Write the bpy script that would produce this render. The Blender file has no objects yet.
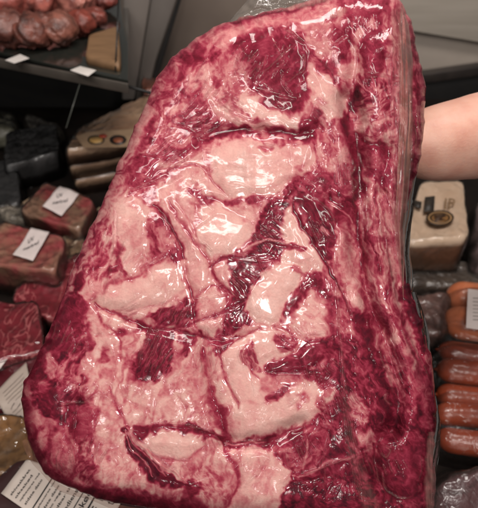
import numpy as np
# ------------------------------------------------------------------ noise
def _h(ix, iy, s):
    n = (ix.astype(np.int64)*374761393 + iy.astype(np.int64)*668265263 + s*1442695041) & 0x7fffffff
    n = ((n ^ (n >> 13))*1274126177) & 0x7fffffff
    n = (n ^ (n >> 16)) & 0xffff
    return n.astype(np.float32)*(2*np.pi/65536)
def perlin(x, y, s=0):
    xi = np.floor(x); yi = np.floor(y); fx = x-xi; fy = y-yi
    u = fx*fx*fx*(fx*(fx*6-15)+10); v = fy*fy*fy*(fy*(fy*6-15)+10)
    def g(a, b):
        t = _h(xi+a, yi+b, s); return np.cos(t)*(fx-a)+np.sin(t)*(fy-b)
    n0 = g(0,0)*(1-u)+g(1,0)*u; n1 = g(0,1)*(1-u)+g(1,1)*u
    return (n0*(1-v)+n1*v)*1.5
def fbm(x, y, s=0, o=4, g=.5):
    r = 0; a = 1; t = 0
    for k in range(o):
        r = r + a*perlin(x*2**k+k*17.3, y*2**k-k*9.1, s+k); t += a; a *= g
    return r/t
def sst(e0, e1, x):
    t = np.clip((x-e0)/(e1-e0), 0, 1); return t*t*(3-2*t)
def streak(x, y, ang, ln, wd, s, o=3):
    a = np.radians(ang); c, q = np.cos(a), np.sin(a)
    u = (x*c+y*q)/ln; v = (-x*q+y*c)/wd
    return fbm(u, v, s, o, .6)
# ------------------------------------------------------------------ curves
def crom(P, closed, n=5):
    P = np.array(P, float); m = len(P); out = []
    for i in range(m if closed else m-1):
        if closed: a, b, c, d = P[i-1], P[i], P[(i+1) % m], P[(i+2) % m]
        else: a, b, c, d = P[max(i-1,0)], P[i], P[i+1], P[min(i+2,m-1)]
        for k in range(n):
            t = k/n
            out.append(.5*((2*b)+(c-a)*t+(2*a-5*b+4*c-d)*t*t+(3*b-a-3*c+d)*t**3))
    if not closed: out.append(P[-1])
    return np.array(out)
def segdist(X, Y, P, closed):
    """distance, parameter along the curve and inside flag"""
    D = np.full(X.shape, 1e9); T = np.zeros(X.shape); ins = np.zeros(X.shape, bool)
    n = len(P); m = n if closed else n-1
    for i in range(m):
        a = P[i]; b = P[(i+1) % n]; dx, dy = b-a; L = dx*dx+dy*dy+1e-12
        t = np.clip(((X-a[0])*dx+(Y-a[1])*dy)/L, 0, 1)
        d = (X-a[0]-t*dx)**2+(Y-a[1]-t*dy)**2
        k = d < D; D = np.where(k, d, D); T = np.where(k, (i+t)/m, T)
        if closed:
            c = (a[1] > Y) != (b[1] > Y)
            if abs(dy) > 1e-9: ins ^= c & (X < a[0]+(Y-a[1])*dx/dy)
    return np.sqrt(D), T, ins
OUT = [(22,405),(21,392),(27,376),(43,343),(60,304),(73,268),(84,240),(97,215),(107,190),(117,166),(124,150),(137,122),(150,94),(158,76),(172,58),(190,43),(210,29),(236,19),(262,12),(290,6),(316,-2),(345,-12),(375,-12),(398,-1),(409,16),(415,36),(419,58),(424,82),(425,112),(423,140),(418,168),(410,195),(405,225),(405,255),(410,285),(420,312),(428,342),(434,375),(437,410),(436,450),(435,490),(430,520),(400,534),(340,532),(270,526),(200,518),(160,510),(120,504),(85,494),(55,481),(38,464),(28,440)]
# ------------------------------------------------------------------ the pattern
# polygon: ('P', pts, t, soft, alpha, noise amp, noise kind (angle,len,width), bulge)
# line:    ('L', pts, t, half width, alpha, groove depth)
F = []
def P(pts, t, soft=3, al=1, na=.12, nk=(0,9,7), b=0.): F.append(('P', pts, t, soft, al, na, nk, b))
def L(pts, t, w=2, al=.9, g=1.): F.append(('L', pts, t, w, al, g))
# --- broad regions
P([(150,94),(175,58),(210,32),(250,18),(235,60),(225,95),(200,125),(150,150),(120,190),(105,200),(135,125)], .50, 6, 1, .45, (-40,11,6))
P([(60,310),(90,230),(110,195),(130,200),(125,260),(110,300),(95,330)], .52, 6, 1, .5, (-55,10,5))
P([(22,390),(60,305),(90,310),(100,350),(95,400),(90,440),(60,440),(24,430)], .36, 6, 1, .5, (-60,11,6))
P([(24,420),(60,430),(100,430),(105,490),(60,485),(36,465)], .50, 6, 1, .32, (-70,12,6))
P([(90,300),(140,270),(240,260),(250,330),(240,420),(230,500),(110,500),(90,430),(88,350)], .76, 9, 1, .34, (-70,14,7))
P([(325,100),(350,90),(360,200),(350,300),(380,350),(400,420),(440,520),(440,380),(405,230),(425,120),(415,30),(370,-15),(335,0)], .48, 8, 1, .40, (82,22,5))
P([(300,120),(345,100),(352,190),(335,205),(305,190)], .58, 7, 1, .32, (75,14,6))
P([(285,440),(330,400),(350,330),(375,350),(440,400),(440,540),(260,540)], .27, 10, 1, .36, (60,10,6))
# --- upper left muscle mottle
P([(178,66),(190,50),(207,43),(210,52),(195,65),(182,74)], .33, 4, .9, .15)
P([(160,75),(172,62),(180,70),(168,85)], .40, 4, .8, .2, (-40,8,4))
P([(150,100),(165,88),(180,92),(172,108),(155,118)], .40, 4, .8, .3, (-40,8,4))
P([(185,95),(200,92),(210,100),(206,108),(190,108)], .34, 4, .8, .2)
P([(190,72),(212,66),(222,78),(205,90),(190,88)], .62, 6, .6, .3, (-60,9,3))
P([(175,118),(200,108),(225,112),(228,128),(205,134),(180,130)], .40, 5, .85, .35, (-20,9,5))
P([(205,34),(232,24),(238,34),(215,50),(203,58)], .62, 5, .8, .25, (-40,12,4))
P([(236,24),(275,17),(312,12),(330,10),(340,45),(325,55),(309,50),(300,30),(283,24),(252,30),(236,42),(222,52),(220,36)], .66, 4, .95, .14, (-15,12,5), .6)
P([(235,75),(248,82),(262,95),(262,104),(245,103),(232,92)], .62, 4, .8, .25, (40,9,4))
P([(222,50),(240,42),(252,60),(248,82),(232,86),(222,72)], .60, 5, .8, .25, (-60,9,3))
# big eye of muscle at the top
P([(231,44),(252,33),(268,30),(283,26),(298,30),(308,48),(309,75),(306,98),(297,112),(284,114),(268,108),(258,95),(243,84),(228,66)], .315, 3.5, 1, .10, (-50,12,4), 1.2)
P([(226,62),(236,52),(246,68),(250,82),(240,84),(228,76)], .68, 4, .85, .15, (60,8,3))
P([(284,22),(296,24),(300,36),(288,38),(280,32)], .6, 3, .7, .2, (-40,6,3))
P([(262,40),(272,36),(270,52),(262,54)], .45, 4, .6, .1)
# fat arcs under it
P([(206,66),(214,84),(222,100),(236,114),(255,120),(275,122),(300,122),(318,116),(330,112),(330,118),(306,128),(280,130),(250,127),(228,124),(210,108),(202,84)], .78, 3, .9, .16, (20,14,4), .8)
P([(240,96),(250,94),(262,100),(272,110),(290,116),(304,117),(302,124),(285,125),(266,120),(250,114),(240,106)], .93, 2.5, .95, .06, (20,12,4), 1)
L([(214,96),(224,108),(240,117),(262,121)], .45, 1.4, .7, .5)
L([(218,74),(224,92),(236,104)], .42, 1.5, .6, .5)
L([(228,96),(234,106),(246,112)], .38, 1.6, .6, .5)
P([(309,66),(318,70),(331,83),(342,93),(347,104),(344,117),(331,119),(320,110),(311,94)], .86, 2.5, 1, .10, (50,12,5), 1.4)
P([(312,88),(322,92),(328,104),(318,108)], .70, 3, .7, .2)
P([(312,53),(322,52),(332,66),(340,80),(345,90),(335,84),(322,74),(314,66)], .33, 3, .9, .25, (50,6,3))
P([(312,28),(330,30),(332,52),(322,56),(310,48)], .70, 3, .8, .16, (50,8,4))
P([(306,116),(318,110),(322,120),(316,136),(306,138),(300,130)], .32, 3, .9, .12)
P([(262,104),(270,100),(298,100),(302,110),(292,113),(272,108)], .26, 3, .8, .12, (0,6,4))
# top seam
L([(232,24),(246,20),(262,15),(282,10),(300,9),(312,5),(330,-3),(345,-8)], .14, 1.8, .95, 1.6)
L([(206,38),(218,30),(232,27)], .3, 1.5, .6, .6)
# --- top right block
P([(338,-10),(385,-10),(388,14),(374,20),(360,28),(350,24),(343,10)], .42, 3, .95, .16, (60,9,5), .8)
P([(318,6),(336,2),(346,14),(345,26),(330,28),(318,20)], .64, 4, .9, .22, (-20,8,4))
P([(331,30),(345,27),(351,40),(350,54),(340,56),(333,48)], .38, 3, .95, .15, (70,8,4), .6)
P([(351,36),(360,28),(362,36),(358,48),(360,60),(352,56)], .74, 2.5, .9, .12, (80,9,4), .5)
P([(361,40),(369,32),(378,33),(385,42),(386,56),(384,72),(372,74),(363,66),(360,52)], .33, 2, 1, .03, (80,9,5), 1.2)
P([(384,20),(396,16),(402,34),(396,46),(386,38)], .60, 4, .8, .3, (80,8,4))
P([(339,64),(358,62),(359,74),(350,80),(340,80),(334,72)], .76, 3, .9, .16, (-15,8,4), .6)
P([(326,60),(338,62),(336,74),(326,72)], .32, 3, .8, .1)
P([(355,78),(394,76),(392,92),(370,96),(356,92)], .46, 4, .85, .45, (60,8,3))
P([(356,92),(392,92),(393,118),(370,116),(354,108)], .50, 4, .85, .45, (-35,9,3))
P([(343,120),(350,106),(357,90),(361,98),(354,112),(347,124)], .08, 3, .95, .05, (0,9,7), -2)
P([(352,112),(368,114),(385,118),(394,124),(394,146),(378,146),(362,138),(352,126)], .58, 4, .9, .40, (-10,9,5), .8)
P([(360,118),(366,116),(368,126),(362,130)], .86, 2, .8, .1)
P([(384,132),(390,134),(388,142),(382,140)], .82, 2, .8, .1)
P([(364,146),(378,142),(392,150),(394,166),(390,182),(376,180),(366,166)], .33, 3, .95, .10, (50,8,6), 1.6)
P([(366,156),(378,154),(380,166),(370,168)], .58, 4, .7, .15)
L([(356,132),(366,142),(380,148),(393,156)], .12, 2, .8, 1.2)
L([(366,168),(374,180),(384,190),(390,200)], .18, 2, .7, 1)
P([(404,60),(414,52),(422,80),(424,112),(420,150),(412,170),(404,160),(408,120)], .42, 3, .9, .35, (85,14,5))
P([(406,150),(414,150),(412,170),(404,182),(400,170)], .14, 3, .8, .1)
# --- left middle
P([(116,168),(122,150),(135,126),(146,106),(152,110),(146,128),(136,150),(126,162)], .72, 3, .9, .12, (-62,12,5), .6)
L([(117,172),(128,164),(138,152),(146,134),(152,116)], .28, 1.8, .85, 1.2)
P([(158,112),(176,104),(182,118),(168,132),(155,135)], .58, 5, .8, .4, (-60,9,4))
P([(128,187),(130,168),(148,156),(162,148),(180,142),(196,134),(208,134),(205,148),(188,156),(170,162),(156,172),(150,182),(136,190)], .385, 3, 1, .13, (-40,9,4), .9)
P([(176,142),(188,136),(198,134),(192,140),(180,147)], .72, 2, .8, .1)
P([(106,196),(118,178),(128,186),(130,194),(116,204)], .62, 4, .9, .3, (-50,8,4))
P([(160,165),(185,154),(205,150),(214,140),(222,128),(232,132),(222,148),(212,160),(200,166),(180,164),(162,172)], .74, 3, .9, .28, (-25,8,4))
P([(108,202),(118,198),(135,196),(146,204),(150,225),(142,262),(128,276),(112,262),(104,232)], .83, 4, 1, .16, (-60,12,6), .9)
P([(108,206),(122,202),(130,214),(118,222)], .93, 3, .8, .05)
P([(117,240),(122,248),(120,262),(128,274),(122,276),(114,262)], .36, 2.5, .8, .15)
P([(112,205),(116,230),(108,262),(98,285),(86,300),(84,270),(95,235)], .54, 4, .7, .5, (-62,9,3.5))
L([(112,200),(114,235),(106,265),(98,285)], .80, 1.0, .5, -.3)
# --- the fat plates
P([(157,196),(166,181),(180,170),(194,168),(208,174),(218,184),(232,198),(200,202),(196,210),(198,240),(208,258),(214,280),(200,300),(192,282),(186,258),(174,230),(160,210)], .80, 3, 1, .12, (70,16,5), 1)
P([(211,160),(216,149),(230,141),(244,138),(258,141),(275,148),(292,146),(311,144),(313,160),(312,174),(300,183),(285,186),(275,193),(255,197),(232,197),(217,187)], .86, 2.5, 1, .08, (10,14,8), 1.6)
P([(216,160),(226,148),(240,148),(258,160),(262,178),(248,192),(232,192),(222,180)], .96, 6, .8, .04)
P([(258,147),(266,146),(274,148),(270,151),(260,150)], .42, 1.6, .8, .05)
P([(296,166),(302,165),(303,170),(297,171)], .5, 2, .6, .05)
P([(290,178),(300,172),(314,172),(312,186),(296,188)], .45, 3, .5, .2)
P([(198,208),(214,204),(231,204),(240,214),(254,216),(252,230),(243,243),(229,254),(211,257),(201,244),(198,226)], .94, 2.5, 1, .05, (80,14,7), 1.3)
P([(232,206),(250,203),(268,203),(258,216),(250,230),(242,222)], .78, 3, .9, .16, (50,9,4))
P([(188,190),(194,186),(201,192),(206,198),(194,200)], .36, 3, .9, .08)
L([(192,194),(205,198),(222,202)], .42, 2, .8, .8)
L([(194,196),(196,214),(198,236),(208,256)], .50, 1.6, .7, .7)
L([(222,206),(238,212),(242,222)], .55, 1.8, .6, .3)
L([(207,172),(216,182),(224,192)], .40, 1.8, .7, .6)
L([(148,180),(160,172),(178,166),(195,163),(207,176)], .36, 1.5, .75, .7)
L([(128,197),(150,184),(166,174)], .30, 2.0, .85, 1)
# red seams of the middle
P([(200,142),(213,135),(228,129),(250,126),(262,130),(255,134),(236,135),(216,139),(204,145)], .22, 2.2, 1, .06, (0,9,5), -1)
P([(266,130),(280,128),(296,128),(308,120),(313,127),(316,139),(300,139),(284,136),(270,137)], .27, 2.2, 1, .08, (0,9,5), -.8)
L([(262,128),(266,138),(270,146)], .6, 3.5, .7, -.2)
P([(200,197),(225,199),(250,198),(270,196),(262,202),(240,204),(222,202),(202,201)], .36, 2, .9, .06)
L([(170,200),(182,222),(196,244),(208,262),(220,285),(226,302)], .34, 2.2, .85, 1.3)
L([(178,198),(186,214),(198,236)], .5, 1.5, .6, .6)
P([(158,213),(166,216),(173,231),(181,256),(168,259),(156,248),(148,232),(150,222)], .44, 3, .95, .28, (70,9,4), .5)
P([(160,236),(168,232),(173,246),(164,250)], .66, 3, .7, .1)
L([(152,204),(164,216),(173,232),(181,252),(188,272),(191,290),(195,312),(203,340)], .14, 1.7, .95, 2)
L([(146,204),(158,210),(166,216)], .3, 1.4, .7, .6)
P([(97,300),(108,290),(125,284),(150,274),(164,267),(176,268),(181,280),(178,294),(160,304),(143,310),(118,311),(102,308)], .90, 3, 1, .07, (-25,14,7), 1.2)
L([(104,288),(120,282),(140,275),(152,267),(163,260)], .40, 2.0, .85, .9)
L([(160,290),(166,283),(164,296)], .55, 1.5, .5, .2)
L([(148,250),(146,262),(138,272)], .5, 3, .5, .3)
L([(116,312),(140,308),(160,304),(178,296),(188,290)], .58, 1.6, .7, .4)
P([(84,286),(98,282),(104,290),(92,296),(84,300)], .75, 2, .8, .1)
P([(80,272),(84,284),(82,296),(88,304),(84,316),(74,310),(72,292)], .16, 3, .9, .12, (-60,6,4))
P([(92,262),(100,250),(106,256),(100,270),(92,276)], .36, 3, .6, .2)
P([(213,266),(226,263),(230,275),(230,298),(224,296),(217,282)], .77, 3, 1, .12, (80,12,4), .5)
P([(182,262),(190,258),(200,272),(206,288),(196,302),(190,286)], .80, 3, .9, .10, (75,12,5), .6)
L([(193,302),(200,292),(212,284),(220,290),(224,305)], .32, 2.4, .8, 1)
P([(200,296),(214,290),(222,304),(222,316),(200,322),(196,310)], .76, 3, .9, .14, (60,8,4), .4)
# centre muscles
P([(257,216),(262,208),(268,201),(280,198),(289,200),(284,220),(281,240),(282,254),(264,256),(247,256),(250,244),(254,230)], .24, 2.5, 1, .22, (35,6,3), -.3)
P([(230,260),(240,257),(256,256),(264,262),(262,275),(252,290),(242,300),(232,300),(230,282)], .25, 2.5, 1, .22, (35,6,3), -.2)
P([(228,298),(244,294),(250,304),(253,317),(246,327),(232,335),(220,344),(216,330),(222,316)], .25, 2.5, 1, .20, (60,7,4))
P([(262,258),(268,262),(260,276),(252,282)], .52, 2.5, .6, .2)
L([(208,266),(220,261),(234,257),(250,256),(270,257),(288,261),(298,266)], .20, 2.4, .95, 1.6)
L([(212,268),(220,282),(228,296)], .26, 2.0, .9, 1.2)
P([(285,250),(294,252),(305,256),(304,264),(292,262),(284,258)], .66, 2.5, .8, .15)
L([(243,248),(255,243),(266,240),(282,243),(300,246)], .70, 1.3, .8, -.9)
# the big pale triangle
P([(290,206),(294,215),(301,226),(309,238),(318,250),(326,264),(322,272),(310,268),(300,280),(297,292),(288,296),(282,306),(282,318),(272,326),(258,322),(249,312),(247,302),(252,290),(262,278),(274,266),(283,258),(284,240),(284,222)], .96, 2.2, 1, .04, (50,14,8), 1.5)
P([(292,250),(308,252),(318,262),(310,268),(296,266)], .74, 4, .6, .16, (20,8,3))
P([(280,244),(296,244),(308,246),(307,250),(292,250),(282,249)], .33, 1.8, .95, .06)
P([(288,266),(296,268),(302,274),(294,275)], .40, 2, .8, .05)
P([(286,303),(297,296),(303,286),(306,276),(313,270),(320,273),(326,285),(332,294),(335,305),(331,308),(324,296),(314,288),(308,298),(301,302),(297,312),(290,318),(284,314)], .28, 2.2, 1, .10, (-50,6,3), .3)
P([(300,306),(312,292),(322,298),(330,312),(326,330),(312,340),(298,336),(290,322)], .84, 3, .95, .20, (30,10,4), .8)
L([(302,312),(312,318),(322,312)], .5, 1.6, .6, .4)
L([(290,328),(304,334),(318,336)], .55, 1.5, .6, .4)
P([(328,312),(336,304),(342,302),(346,318),(344,334),(334,334),(328,324)], .36, 3, .9, .16)
L([(256,323),(264,326),(276,330),(288,336)], .62, 1.6, .6, .5)
# lower big pale field
P([(224,368),(223,354),(230,346),(242,336),(258,330),(268,330),(284,336),(300,340),(296,352),(278,358),(264,366),(262,374),(280,380),(300,382),(320,384),(336,390),(332,406),(318,418),(292,426),(272,432),(244,440),(236,424),(229,404),(225,386)], .91, 2.8, 1, .10, (15,14,7), 1.4)
L([(220,346),(230,340),(246,331),(258,325),(268,328)], .62, 2.2, .9, -.5)
L([(220,350),(232,343),(248,334),(260,330)], .28, 1.6, .8, 1)
P([(240,350),(246,344),(252,342),(254,352),(257,362),(260,372),(252,374),(246,366),(241,358)], .50, 2, .95, .35, (78,9,2.4))
L([(251,342),(254,354),(258,364)], .24, 1.6, .8, .5)
L([(241,350),(244,362),(252,374),(260,380)], .36, 1.4, .7, .5)
P([(272,340),(284,336),(296,337),(301,345),(292,352),(282,350)], .42, 2, .95, .25, (25,7,3))
P([(262,368),(277,360),(296,352),(311,343),(326,336),(338,334),(342,346),(334,356),(318,364),(303,373),(284,376),(268,376)], .29, 2, 1, .10, (-25,9,4), .8)
P([(320,340),(334,334),(342,340),(338,350),(326,350)], .2, 4, .8, .2, (-25,5,3))
P([(262,378),(278,376),(296,376),(302,382),(286,388),(272,394),(262,388)], .62, 3, .9, .12)
P([(268,400),(268,394),(280,388),(289,384),(288,392),(279,399),(270,404)], .30, 2, .95, .08)
P([(304,372),(318,368),(330,362),(340,364),(342,380),(332,386),(322,388),(318,380),(306,378)], .33, 2.5, .95, .2, (-30,7,4))
P([(298,394),(304,390),(309,392),(305,402),(300,410)], .46, 2.5, .8, .1)
P([(320,384),(328,382),(330,394),(324,396)], .40, 2.5, .7, .1)
P([(310,418),(326,414),(340,418),(344,440),(330,430),(312,432)], .46, 4, .8, .35, (0,7,4))
L([(240,402),(252,402),(266,404),(274,400)], .58, 1.8, .6, .2)
# leaf
P([(293,206),(297,195),(308,192),(320,199),(331,212),(336,226),(337,240),(334,254),(327,262),(318,249),(306,230),(297,218)], .23, 1.8, 1, .12, (55,8,4), 1.2)
P([(292,206),(298,206),(306,216),(306,226),(298,218)], .56, 3, .8, .1)
P([(308,195),(318,196),(322,204),(312,206)], .50, 3, .6, .15)
P([(322,226),(327,233),(325,237),(320,230)], .72, 1.5, .9, .05)
L([(292,204),(296,217),(304,230),(316,246),(325,262),(335,280),(344,298),(352,314)], .06, 1.3, .95, 2.2)
P([(300,178),(316,172),(332,176),(350,190),(356,206),(348,216),(338,214),(330,200),(318,194),(304,192),(292,198),(284,198),(288,186)], .32, 3, .95, .25, (30,7,4))
P([(334,206),(350,206),(356,220),(346,228),(338,224)], .26, 2.5, .9, .1)
P([(338,226),(346,230),(352,250),(358,275),(364,300),(358,310),(348,290),(340,268),(334,256)], .68, 3, .95, .22, (72,14,4), .8)
L([(342,230),(348,240),(352,248)], .38, 2.6, .7, .5)
P([(348,286),(356,290),(360,304),(354,304),(348,296)], .85, 2, .8, .05)
# vertical column
L([(345,112),(348,130),(352,150),(356,170),(356,200)], .10, 5, .8, 1.4)
L([(356,134),(360,158),(359,190),(357,215),(360,245),(364,280),(370,306),(380,330)], .08, 3.2, .85, 2)
L([(330,205),(346,214),(352,222)], .8, .8, .5, -.4)
P([(362,196),(378,186),(392,196),(400,230),(402,262),(408,300),(396,300),(384,270),(372,240),(362,220)], .60, 4, .8, .36, (82,16,3.2))
P([(366,232),(374,236),(384,234),(386,240),(374,244)], .32, 2, .7, .1)
P([(362,262),(372,262),(388,300),(404,330),(420,372),(432,408),(420,400),(404,372),(386,340),(370,310)], .56, 4, .9, .35, (68,16,4), .8)
P([(352,310),(364,318),(374,350),(388,372),(396,398),(388,402),(374,376),(360,348)], .12, 4, .85, .12, (65,10,4), -1.5)
P([(370,305),(380,302),(390,322),(384,332),(374,322)], .35, 3, .8, .12)
P([(392,350),(402,346),(412,360),(410,372),(400,368)], .34, 3.5, .8, .12)
P([(394,362),(404,364),(400,372),(394,370)], .66, 2.5, .7, .1)
P([(384,364),(392,372),(402,388),(408,404),(400,400),(388,382)], .78, 2.5, .8, .12, (60,8,3))
P([(402,262),(408,270),(412,290),(420,322),(428,350),(422,352),(412,325),(402,295)], .12, 2.5, .9, .08)
P([(334,312),(344,306),(352,322),(362,344),(350,340),(338,334)], .55, 4, .8, .25, (50,9,4))
P([(330,340),(356,340),(384,372),(392,420),(372,436),(350,420),(334,380)], .27, 4, .85, .34, (65,8,4))
P([(356,362),(366,360),(372,368),(364,376),(358,372)], .46, 2, .7, .2)
P([(350,396),(360,398),(366,408),(366,424),(358,428),(350,412)], .66, 3, .8, .3, (60,5,3))
P([(360,436),(370,430),(377,440),(375,452),(364,452)], .66, 3, .9, .15, (60,7,4), .6)
P([(390,380),(402,392),(414,408),(418,424),(406,420),(396,402)], .36, 3, .8, .25, (65,8,3))
P([(416,372),(428,380),(434,400),(432,424),(422,410)], .40, 3, .8, .2, (75,8,4))
P([(380,436),(398,428),(414,432),(424,444),(424,478),(412,494),(394,494),(380,478),(376,456)], .25, 3, 1, .20, (50,10,6), 2.2)
P([(396,456),(408,452),(414,462),(404,470),(396,466)], .46, 4, .6, .15)
P([(384,470),(394,468),(392,480),(384,480)], .45, 4, .5, .15)
L([(374,444),(374,462),(378,480),(390,496),(408,498),(422,490),(428,474),(428,446),(422,432)], .07, 2.4, .85, 2.2)
L([(383,400),(388,412),(394,420),(404,426)], .08, 2.6, .8, 1.8)
# --- lower middle
P([(216,437),(240,439),(262,438),(272,434),(278,440),(272,448),(256,446),(236,447),(220,446)], .24, 1.8, .95, .05, (0,9,4), -1)
L([(224,443),(240,443),(256,442),(268,440)], .55, .9, .8, -.6)
P([(270,440),(282,432),(298,426),(310,424),(322,436),(326,452),(312,466),(296,471),(284,462),(274,450)], .44, 2.5, 1, .22, (-20,9,4), .6)
P([(288,444),(292,432),(302,426),(304,434),(296,446)], .20, 2, .9, .06)
P([(294,448),(304,440),(306,450),(300,454)], .24, 2, .9, .06)
P([(308,438),(318,438),(322,446),(310,450)], .26, 2, .8, .1)
L([(272,442),(286,433),(304,425)], .30, 1.4, .8, .6)
L([(272,448),(284,460),(294,470)], .28, 1.6, .8, .8)
L([(304,468),(306,456),(308,440)], .68, 1.2, .6, -.3)
P([(240,452),(256,448),(268,450),(280,460),(294,472),(292,482),(282,490),(278,520),(222,520),(232,500),(240,480)], .83, 3, 1, .20, (-60,12,6), .8)
P([(252,466),(262,464),(272,472),(266,480),(254,476)], .62, 3.5, .7, .15)
L([(224,446),(232,458),(238,474),(236,490),(228,504)], .26, 3.2, .85, 1.2)
L([(284,488),(298,482),(314,480),(330,474),(344,462)], .18, 2.0, .8, 1)
L([(300,476),(320,468),(340,460),(356,454)], .56, 1.8, .7, -.6)
P([(286,492),(300,484),(330,480),(350,470),(372,490),(380,520),(280,520)], .22, 4, .9, .32, (20,7,4))
P([(316,392),(330,400),(342,396),(346,420),(336,430),(322,424)], .27, 4, .6, .3, (50,6,3))
# --- forked seam at centre left
P([(150,313),(164,308),(176,303),(188,299),(195,302),(197,315),(188,322),(176,327),(164,328),(156,324)], .30, 2.2, 1, .20, (-60,9,2.4), -.2)
P([(146,332),(156,328),(170,331),(174,345),(172,360),(166,374),(152,380),(138,382),(131,372),(136,358),(142,344)], .27, 2.2, 1, .22, (-62,10,2.2), .2)
P([(178,334),(190,333),(198,340),(194,350),(186,357),(180,350)], .32, 2.2, .9, .25, (-60,8,2.4))
P([(127,362),(136,360),(134,376),(140,382),(130,378)], .50, 3, .7, .2)
L([(93,304),(108,311),(122,316),(138,322),(152,329),(170,331),(188,333),(204,338),(222,341),(240,336)], .23, 2.2, .95, 1.6)
P([(140,322),(154,326),(170,330),(156,333),(144,330)], .22, 2, .9, .05)
L([(96,336),(112,334),(126,331),(144,329)], .36, 1.9, .8, .8)
L([(172,330),(186,325),(202,320),(218,314),(234,308),(246,300)], .24, 2.4, .9, 1.2)
P([(198,322),(216,316),(224,318),(220,332),(206,334)], .80, 2.5, .9, .14, (60,7,3), .5)
L([(224,316),(224,326),(218,336)], .42, 1.5, .7, .5)
P([(208,341),(222,341),(236,336),(230,346),(222,352),(217,357),(212,350)], .27, 2, .95, .06)
L([(203,350),(205,366),(209,384),(214,398),(222,416),(227,434)], .27, 2.6, .9, 1.5)
L([(219,350),(222,366),(227,382),(234,396),(238,408)], .30, 1.8, .85, 1.2)
L([(180,382),(190,386),(200,388)], .55, 1.6, .6, .3)
L([(93,302),(98,314),(104,324),(114,330),(120,342),(121,362)], .34, 1.8, .85, 1)
P([(95,318),(102,324),(112,336),(118,356),(108,352),(98,338)], .76, 3, .8, .12, (60,9,4), .5)
P([(98,352),(106,351),(110,358),(104,364),(97,360)], .27, 3, .85, .05)
P([(118,326),(124,327),(124,334),(118,334)], .28, 2.5, .8, .05)
L([(100,362),(112,356),(126,358)], .45, 2, .6, .4)
# --- lower left
P([(54,316),(66,304),(84,304),(82,330),(74,350),(60,352),(48,364),(34,384),(28,384),(34,364),(46,342)], .29, 4, .9, .12, (-60,9,5), .6)
P([(48,352),(53,352),(56,366),(52,378),(47,374)], .68, 2, .85, .12, (80,6,3), .4)
P([(82,360),(92,358),(96,366),(88,372),(81,368)], .74, 2.5, .9, .08, (0,6,4), .6)
P([(24,392),(30,390),(34,410),(46,420),(58,418),(60,424),(40,428),(26,420)], .64, 3, .85, .12)
P([(62,378),(76,368),(80,378),(72,392),(62,390)], .62, 3, .6, .3, (-50,5,2))
P([(32,394),(44,386),(60,392),(58,408),(42,412)], .22, 4, .8, .2, (40,6,4))
P([(88,330),(94,336),(92,352),(86,352)], .2, 3, .6, .15)
P([(50,446),(56,428),(64,424),(72,432),(77,446),(74,466),(68,477),(58,476),(51,464)], .56, 2.2, .95, .10, (82,9,4), 1)
L([(50,430),(49,446),(50,464),(57,477),(68,479),(75,470),(79,450),(72,432)], .26, 1.8, .8, 1.3)
L([(62,450),(60,462),(62,470)], .36, 1.6, .7, .6)
P([(60,430),(68,434),(70,446),(62,444)], .42, 3, .7, .08)
P([(76,412),(88,404),(98,408),(98,430),(92,446),(82,446),(77,430)], .43, 3, .9, .08, (80,8,4), .6)
P([(78,446),(94,444),(98,470),(90,484),(80,476)], .44, 4, .8, .4, (-60,6,3))
P([(66,404),(76,402),(78,416),(72,432),(66,420)], .22, 3, .7, .12)
P([(96,436),(110,424),(124,430),(128,450),(140,470),(150,484),(130,492),(104,490),(96,470)], .76, 4, .9, .26, (-70,8,5), .6)
P([(104,400),(112,396),(120,412),(118,424),(108,418)], .70, 3, .7, .2)
# --- dark pleat
L([(108,386),(114,400),(124,420),(128,432)], .36, 2.2, .9, .8)
P([(123,427),(128,429),(136,440),(148,456),(160,468),(174,478),(188,484),(190,490),(176,488),(160,484),(146,476),(134,464),(128,448)], .13, 2, 1, .06, (50,12,3), -1)
L([(125,430),(132,446),(142,462),(152,476)], .62, .9, .8, -.8)
L([(126,430),(138,446),(150,460),(166,476)], .52, .9, .8, -.8)
L([(125,426),(136,438),(150,452),(166,468),(182,480),(192,488)], .56, 1.2, .8, -1)
P([(132,430),(146,426),(160,425),(176,424),(194,425),(210,430),(222,437),(220,443),(206,439),(190,434),(172,431),(154,433),(140,440)], .26, 2.4, .95, .08, (10,9,4), -1)
P([(152,436),(166,431),(182,433),(196,438),(200,446),(192,454),(176,457),(160,453),(150,446)], .93, 2.6, 1, .08, (10,10,5), 1)
L([(148,448),(160,457),(176,460),(192,457),(203,446)], .44, 1.8, .75, .8)
P([(190,466),(206,462),(222,470),(228,500),(210,508),(194,496)], .58, 5, .8, .35, (60,8,4))
P([(186,482),(196,480),(200,490),(192,500),(184,494)], .2, 3, .8, .1)
P([(206,386),(212,390),(222,408),(228,426),(230,442),(222,440),(214,420),(208,404)], .30, 2.5, .7, .1)

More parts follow.
